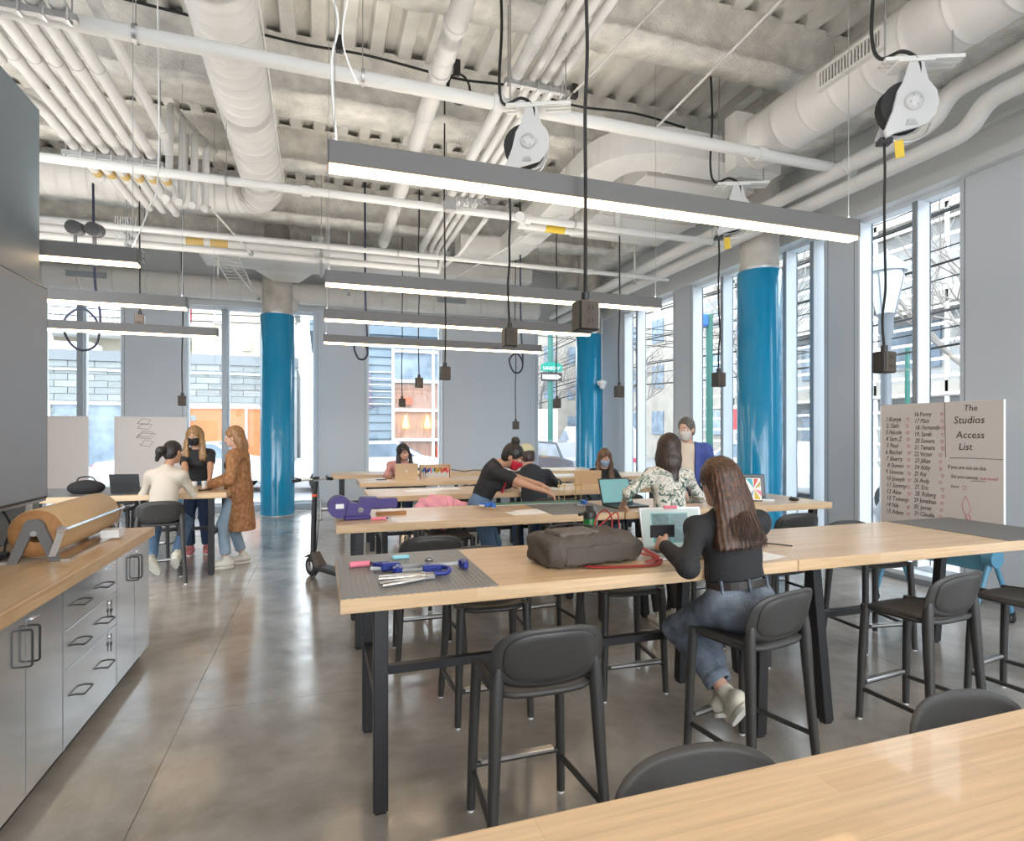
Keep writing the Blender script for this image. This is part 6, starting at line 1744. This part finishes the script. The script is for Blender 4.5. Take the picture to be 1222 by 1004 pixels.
# grey mats with saw-tooth edge
def cut_mat(label, x0, x1, y0, y1):
    t = thing('cutting_mat', label, 'mat', (x0, y0, TZ), 0, 'grey work mats')
    MB().box(0, x1 - x0, 0, y1 - y0, .0005, .0045).build('sheet', 'mat_grey', t)
    mb = MB()
    n = int((x1 - x0) / .03)
    for k in range(n): mb.box(k * .03 + .004, k * .03 + .02, -.006, 0, .0005, .004)
    mb.build('tooth_edge', 'mat_grey', t)
    mb = MB(); n = int((x1 - x0) / .022)
    for k in range(n): mb.box(k * .022 + .006, k * .022 + .0075, .01, y1 - y0 - .01, .0045, .0056)
    o = mb.build('ribs', 'mat_grey', t); o['kind'] = 'stuff'
cut_mat('ribbed grey mat on the table end, under the blue clamps', .075, .735, 2.412, 3.228)
cut_mat('ribbed grey mat on the table in front of the written whiteboard', 4.02, 4.668, 2.412, 3.228)
cut_mat('ribbed grey mat under the brass stands and green bar', 1.78, 2.415, 4.328, 5.14)
# bar clamps with blue plastic jaws
def bar_clamp(label, x, y, rz, ln, col='blue_plastic', z=TZ + .0055):
    t = thing('bar_clamp', label, 'clamp', (x, y, z), math.radians(rz), 'bar clamps')
    MB().box(-ln / 2, ln / 2, -.003, .003, .012, .026).build('bar', 'dull_steel', t)
    h1 = MB().cbox(-ln / 2 + .05, -ln / 2 + .14, -.016, .016, .003, .042, .006).build('handle_body', col, t)
    MB().tube(spline([(-ln / 2 + .05, .0, .03), (-ln / 2 + .02, .035, .03), (-ln / 2 + .03, .075, .022), (-ln / 2 + .09, .085, .02)]), .011, 8).build('trigger', col, h1)
    MB().cbox(-ln / 2 + .10, -ln / 2 + .13, -.07, .0, .004, .034, .006).build('moving_jaw', col, t)
    MB().lathe([(.017, -.075), (.017, -.06)], (-ln / 2 + .115, 0, .019), 12, 'y').build('jaw_pad', col, t)
    MB().cbox(ln / 2 - .03, ln / 2, -.075, .015, .002, .038, .008).build('fixed_jaw', col, t)
    MB().lathe([(.024, 0), (.024, .03)], (ln / 2 - .015, -.005, .005), 12).build('end_cap', col, t)
    return t
bar_clamp('long blue jawed bar clamp lying across the ribbed mat', .45, 2.80, -2, .46)
bar_clamp('short blue jawed bar clamp lying nearer to the table edge', .455, 2.70, 172, .27, 'blue_plastic', TZ + .006)
t = thing('pink_marker', 'fat pink marker at the left edge of the ribbed mat', 'marker', (.182, 2.94, TZ + .02), math.radians(3))
MB().tube([(-.05, 0, 0), (.045, 0, 0)], .0145, 12).build('barrel', 'pink', t); MB().tube([(.045, 0, 0), (.06, 0, 0)], [.011, .007], 10).build('tip', 'black_plastic', t)
t = tag(MB().cbox(-.045, .045, -.014, .014, 0, .018, .004).build('eraser', 'cyan_pale'), 'pale blue eraser block at the back of the ribbed mat', 'eraser'); t.location = (.395, 3.07, TZ + .0055)
t = tag(MB().lathe([(.016, 0), (.022, 0), (.022, .012), (.016, .012)], n=18, cap=False).build('metal_ring', 'dull_steel'), 'small metal ring behind the blue clamp', 'ring'); t.location = (.53, 2.98, TZ + .0055)
def pliers(label, x, y, rz):
    t = thing('locking_pliers', label, 'pliers', (x, y, TZ + .006), math.radians(rz), 'locking pliers')
    MB().tube(spline([(-.13, .012, .012), (-.05, .018, .012), (.05, .010, .012), (.085, .004, .012)]), [.008] * 8 + [.010] * 8 + [.011] * 9, 8).build('upper_handle', 'dull_steel', t)
    MB().tube(spline([(-.13, -.028, .010), (-.05, -.022, .010), (.04, -.010, .010), (.085, -.002, .010)]), [.007] * 8 + [.009] * 8 + [.010] * 9, 8).build('lower_handle', 'steel', t)
    MB().cbox(.08, .125, -.012, .012, .003, .022, .003).build('jaw', 'dull_steel', t)
    MB().lathe([(.010, 0), (.010, .024)], (.07, 0, 0), 10).build('rivet', 'steel', t)
pliers('shiny locking pliers lying at the front of the ribbed mat', .365, 2.565, 14); pliers('shiny locking pliers lying just behind the other pair', .375, 2.645, -6)
# backpack with red strap
t = thing('backpack', 'brown canvas backpack lying on the front table', 'backpack', (1.32, 2.76, TZ), math.radians(8))
def d_rbox(P, c, hs, r, k=0.):
    q = np.abs(P - A_(c)) - A_(hs) + r
    return np.linalg.norm(np.maximum(q, 0), axis=-1) + np.minimum(q.max(-1), 0) - r
bl_ = [(lambda P: d_rbox(P, (-.03, 0, .075), (.265, .15, .078), .055), 0), (lambda P: d_rbox(P, (.18, .01, .055), (.13, .12, .055), .05), .05), (lambda P: d_cap(P, (-.24, -.1, .12), (.2, -.11, .10), .022, .02), .03), HALF(V(0, 0, .002), V(0, 0, -1))]
blob('main_body', [(lambda P: field(P, bl_) + .0035 * np.sin(P[..., 0] * 46 + P[..., 2] * 34) + .004 * np.sin(P[..., 1] * 38 - P[..., 2] * 60 + P[..., 0] * 17) + .003 * np.sin(P[..., 0] * 90), 0)], (-.36, -.22, 0), (.36, .22, .19), .0075, 'bag_brown', t)
blob('front_pocket', [(lambda P: d_rbox(P, (-.10, -.02, .152), (.12, .08, .02), .018), 0)], (-.24, -.14, .1), (.06, .08, .19), .006, 'pocket_brown', t)
blob('side_pocket', [(lambda P: d_rbox(P, (-.02, -.148, .06), (.2, .016, .045), .014) + .003 * np.sin(P[..., 0] * 55), 0)], (-.25, -.18, .0), (.2, -.12, .12), .006, 'bag_brown', t)
MB().tube(spline([(-.28, .02, .09), (-.16, .10, .165), (.02, .11, .17), (.2, .09, .13)]), .006, 6).build('zipper', 'black_plastic', t)
def ribbon(name, pts, w, m, parent, up=(0, 0, 1), th=.002):
    P = spline(pts, 6); mb = MB(); vs = []; fs = []
    for i, p in enumerate(P):
        a = P[max(i - 1, 0)]; b_ = P[min(i + 1, len(P) - 1)]; tg = (b_ - a).normalized(); sd_ = tg.cross(Vector(up)).normalized(); n_ = sd_.cross(tg)
        vs += [p - sd_ * w / 2, p + sd_ * w / 2, p + sd_ * w / 2 + n_ * th, p - sd_ * w / 2 + n_ * th]
    for i in range(len(P) - 1):
        for k in range(4): fs.append((i * 4 + k, i * 4 + (k + 1) % 4, i * 4 + 4 + (k + 1) % 4, i * 4 + 4 + k))
    return mb.add(vs, fs, False).build(name, m, parent)
ribbon('shoulder_strap', [(-.12, -.165, .012), (-.02, -.205, .006), (.12, -.25, .006), (.24, -.26, .005), (.33, -.18, .012), (.30, -.08, .05), (.22, -.03, .08)], .035, 'strap_red', t)
ribbon('shoulder_strap', [(.2, -.05, .07), (.27, -.1, .03), (.3, -.2, .02), (.22, -.21, .008)], .03, 'strap_red', t)
MB().tube(spline([(.12, .1, .12), (.16, .14, .19), (.2, .12, .235), (.22, .08, .2), (.2, .05, .12)]), .004, 6).build('red_cord', 'strap_red', t)
MB().tube(spline([(.1, .08, .13), (.2, .12, .17), (.27, .10, .22), (.25, .05, .14)]), .004, 6).build('red_cord', 'strap_red', t)
t = thing('water_bottle', 'green water bottle with a black spout lid behind the backpack', 'bottle', (1.53, 3.15, TZ))
MB().lathe([(.034, 0), (.038, .006), (.038, .15), (.035, .155)], n=24).build('bottle_body', 'green_bottle', t)
ld = MB().lathe([(.039, .155), (.039, .19), (.03, .20), (.024, .20), (.024, .225), (.018, .23)], n=24).build('lid', 'black_plastic', t)
MB().tube([(-.03, 0, .185), (-.075, -.01, .18)], .010, 8).build('spout', 'black_plastic', ld)
MB().tube(spline([(.02, 0, .225), (.04, 0, .20), (.05, 0, .15), (.045, 0, .10)]), .004, 6).build('carry_loop', 'steel', ld)
# phone in the hand
t = thing('phone', 'black phone held in the hand of the woman in black', 'phone', tuple(PHONE_HAND + V(.04, .085, .055)), math.radians(-8))
MB().cbox(-.066, .066, -.004, .004, -.032, .032, .003).build('phone_body', 'black_plastic', t)
MB().box(-.061, .061, -.0052, -.004, -.028, .028).build('display', 'screen_dark', t)
t = thing('paper_sheet', 'white sheet of paper lying at the table joint', 'paper', (2.37, 2.60, TZ), .2)
MB().box(-.20, .02, -.14, .14, .0005, .0015).build('sheet', 'paper', t); t.location = (2.33, 2.62, TZ)
t = thing('charging_cable', 'thin black cable lying across the pale table near the joint', 'cable', (2.45, 2.8, TZ))
MB().tube(spline([(-.1, .1, .004), (.02, .06, .004), (.1, .0, .004), (.17, -.1, .004)]), .0035, 6).build('cable', 'black_rubber', t)
# bench vise
t = thing('bench_vise', 'purple bench vise clamped on the corner of the second table', 'vise', (.25, 4.62, TZ), math.radians(4))
MB().prism([(-.12 + .085 * math.cos(a) - 0, -.04, .10 + .085 * math.sin(a)) for a in [2 * PI * k / 24 for k in range(24)]], (0, .12, 0)).build('swivel_body', 'purple_bag', t)
MB().cbox(-.09, .11, -.07, .07, 0, .035, .01).build('foot_plate', 'purple_bag', t)
MB().prism([(-.08, -.06, .03), (.10, -.06, .03), (.12, -.06, .10), (.16, -.06, .165), (.04, -.06, .165), (.02, -.06, .12), (-.06, -.06, .14)], (0, .12, 0)).build('fixed_jaw', 'purple_bag', t)
MB().cbox(.10, .32, -.03, .05, .075, .15, .006).build('slide_bar', 'purple_bag', t)
MB().lathe([(.022, -.072), (.022, -.06)], (.03, 0, .075), 12, 'y').build('lock_bolt', 'chrome', t)
MB().box(-.15, -.09, -.044, -.039, .09, .125).build('makers_plate', 'paper', t)
MB().tube([(-.26, -.02, .02), (-.26, -.02, .16)], .008, 8).sphere((-.26, -.02, .165), .014, 10, 6).sphere((-.26, -.02, .018), .014, 10, 6).tube([(-.26, 0, .09), (-.19, 0, .09)], .016, 10).build('screw_handle', 'dull_steel', t)
t = thing('pink_marker', 'pink marker lying in front of the purple vise', 'marker', (.42, 4.50, TZ + .013), .1)
MB().tube([(-.06, 0, 0), (.05, 0, 0)], .012, 10).build('barrel', 'pink', t); MB().tube([(.05, 0, 0), (.065, 0, 0)], [.009, .006], 8).build('tip', 'blue_plastic', t)
t = tag(MB().cbox(-.12, .12, -.02, .02, 0, .025, .003).build('wood_offcut', 'kraft_end'), 'short brown wood strip lying beside the purple vise', 'wood strip'); t.location = (.54, 4.78, TZ)
# blue clamp and green bar under the bending woman
t = bar_clamp('bar clamp with a bright blue grip and a long green bar', 1.78, 4.80, -2, .98, 'bright_blue', TZ + .02)
MB().box(-.40, .49, -.012, .012, .018, .034).build('green_bar', 'olive_green', t)
t = thing('clamp_block', 'small steel block under the green bar', 'block', (2.22, 4.79, TZ + .0055)); MB().cbox(-.03, .03, -.03, .03, 0, .014, .002).build('block_body', 'dull_steel', t)
for k, x in enumerate((2.13, 2.30)):
    t = thing('brass_stand', ['small stand of thin brass rods with a crossbar', 'small stand of two tall thin brass rods'][k], 'stand', (x, 4.98, TZ + .0055), 0, 'brass stands')
    MB().cbox(-.035, .035, -.03, .03, 0, .01, .002).build('base', 'dull_steel', t)
    for dx in (-.028, 0.028): MB().cyl((dx, 0, .01), (dx, 0, .22 + .03 * k), .0035, 6).build('rod', 'brass', t)
    MB().box(-.04, .04, -.006, .006, .16, .175).build('crossbar', 'brass', t)
t = thing('sheet_stack', 'loose white papers on the second table by the grey mat', 'papers', (1.62, 4.52, TZ), .15)
MB().box(-.16, .16, -.10, .10, .0005, .002).build('sheet', 'paper', t); MB().box(-.05, .25, -.02, .17, .002, .0035).build('sheet', 'paper', t)
# pink jacket on the stool by the second row
t = thing('pink_jacket', 'shiny pink jacket bundled over a stool behind the second table', 'jacket', (1.16, 5.47, .90), .1)
jk = [(lambda P: d_ell(P, V(-.12, 0, -.02), (.21, .10, .11)), 0), (lambda P: d_ell(P, V(.10, .0, -.06), (.16, .09, .07)), .06), (lambda P: d_cap(P, (.1, 0, -.05), (.36, .0, -.07), .06, .05), .05), (lambda P: d_cap(P, (-.1, 0, -.05), (-.08, .0, -.16), .09, .09), .08)]
blob('puffed_fabric', [(lambda P: field(P, jk) + .007 * np.sin(P[..., 0] * 42 + P[..., 2] * 55) + .006 * np.sin(P[..., 0] * 70 - P[..., 2] * 38 + P[..., 1] * 30), 0)], (-.38, -.16, -.42), (.46, .16, .14), .009, 'pink_jacket', t)
# marker rack
t = thing('marker_rack', 'wooden rack filled with rainbow coloured markers', 'marker rack', (1.57, 8.36, TZ))
MB().box(-.22, .22, .0, .02, 0, .20).build('back_board', 'maple', t)
for x in (-.22, .21): MB().box(x, x + .012, -.09, .02, 0, .20).build('side_board', 'maple', t)
MB().box(-.22, .22, -.09, .02, 0, .012).build('base_board', 'maple', t)
for k in range(13): MB().box(-.2 + k * .033, -.197 + k * .033, -.004, .0, .02, .2).build('divider', 'kraft_end', t)
CN = dict(teal='teal', bright_blue='blue', purple_bag='purple', pink='pink', cyan_pale='pale blue', pole_green='green', tag_yellow='yellow', label_amber='amber', orange_red='orange red', sign_red='red')
rain = ['teal', 'bright_blue', 'purple_bag', 'purple_bag', 'bright_blue', 'pink', 'cyan_pale', 'pole_green', 'tag_yellow', 'tag_yellow', 'label_amber', 'orange_red', 'orange_red', 'sign_red', 'sign_red', 'pink']
for r in range(2):
    for k, c in enumerate(rain):
        x = 1.57 - .19 + k * .0253; y = 8.36 - .03 - .035 * r; hh = .105 + .02 * ((k * 7 + r) % 3)
        o = thing('marker_pen', CN[c] + ' capped marker pen standing in the wooden rack', 'marker', (x, y, TZ + .012), 0, 'markers in the rack')
        MB().cyl((0, 0, 0), (0, 0, hh * .65), .0085, 8).build('barrel', 'paper', o); MB().cyl((0, 0, hh * .65), (0, 0, hh), .009, 8).build('cap', c, o)
for (x, y, rz, lab) in ((.80, 8.28, .1, 'black phone lying on the table left of the gold laptop'), (-1.28, 7.42, .4, 'black phone lying between the women at the left table')):
    t = thing('phone', lab, 'phone', (x, y, TZ), rz); MB().cbox(-.07, .07, -.036, .036, .0005, .009, .003).build('phone_body', 'black_plastic', t); MB().box(-.065, .065, -.032, .032, .009, .0098).build('display', 'screen_dark', t)
t = thing('tablet', 'dark tablet lying flat beside the woman in blue mask', 'tablet', (3.98, 6.66, TZ), .1); MB().cbox(-.2, .2, -.12, .12, .0005, .011, .003).build('tablet_body', 'black_plastic', t); MB().box(-.19, .0, -.11, .11, .011, .0118).build('display', 'paper', t)
# papers and cloth heaps on the back rows
for (x, y, m_, lab) in ((2.62, 7.02 - .35, 'paper', 'white papers on the third row behind the cap wearer'), (3.4, 8.2, 'paper', 'white papers on the fourth row beyond the blue masked woman'), (3.0, 9.7, 'paper', 'pale papers spread on the last table row'), (1.2, 6.6, 'paper', 'large pale sheet spread on the third table row')):
    t = thing('paper_spread', lab, 'papers', (x, y, TZ), .1)
    for k in range(3): MB().box(-.3 + .15 * k, .05 + .15 * k, -.12 + .03 * k, .13 + .03 * k, .0005 + .0016 * k, .002 + .0016 * k).build('sheet', m_, t)
t = thing('cable_tangle', 'dark cables lying on the last table row', 'cable', (2.2, 9.6, TZ)); MB().tube(spline([(-.3, 0, .008), (-.1, .1, .03), (.1, -.05, .008), (.3, .06, .02), (.5, -.04, .008)]), .008, 6).build('cable', 'black_rubber', t)
# left table: bag, clear jars, grey sheet
t = thing('black_bag', 'black rounded bag with a carry handle on the left table', 'bag', (-2.42, 7.40, TZ), .1)
t.scale = (.72, .8, .85)
blob('bag_body', [(lambda P: d_ell(P, V(0, 0, .08), (.24, .13, .10)), 0), HALF(V(0, 0, .003), V(0, 0, -1))], (-.27, -.16, 0), (.27, .16, .2), .01, 'cloth_black', t)
MB().tube(spline([(-.12, 0, .16), (-.08, 0, .21), (.06, 0, .215), (.13, 0, .15)]), .010, 8).build('carry_handle', 'black_plastic', t)
cut_mat('smooth grey mat covering the left table end', -3.29, -2.0, 7.11, 8.19)
for k in range(4):
    t = thing('clear_jar', 'small clear plastic jar between the women at the left table', 'jar', (-1.42 + .10 * k, 7.62 + .05 * (k % 2), TZ), 0, 'clear jars')
    MB().lathe([(.028, 0), (.03, .005), (.03, .07), (.026, .075)], n=16).build('jar_wall', 'lantern_glass', t); MB().lathe([(.032, .07), (.032, .088), (.028, .09)], n=16).build('lid', 'white_plastic', t)
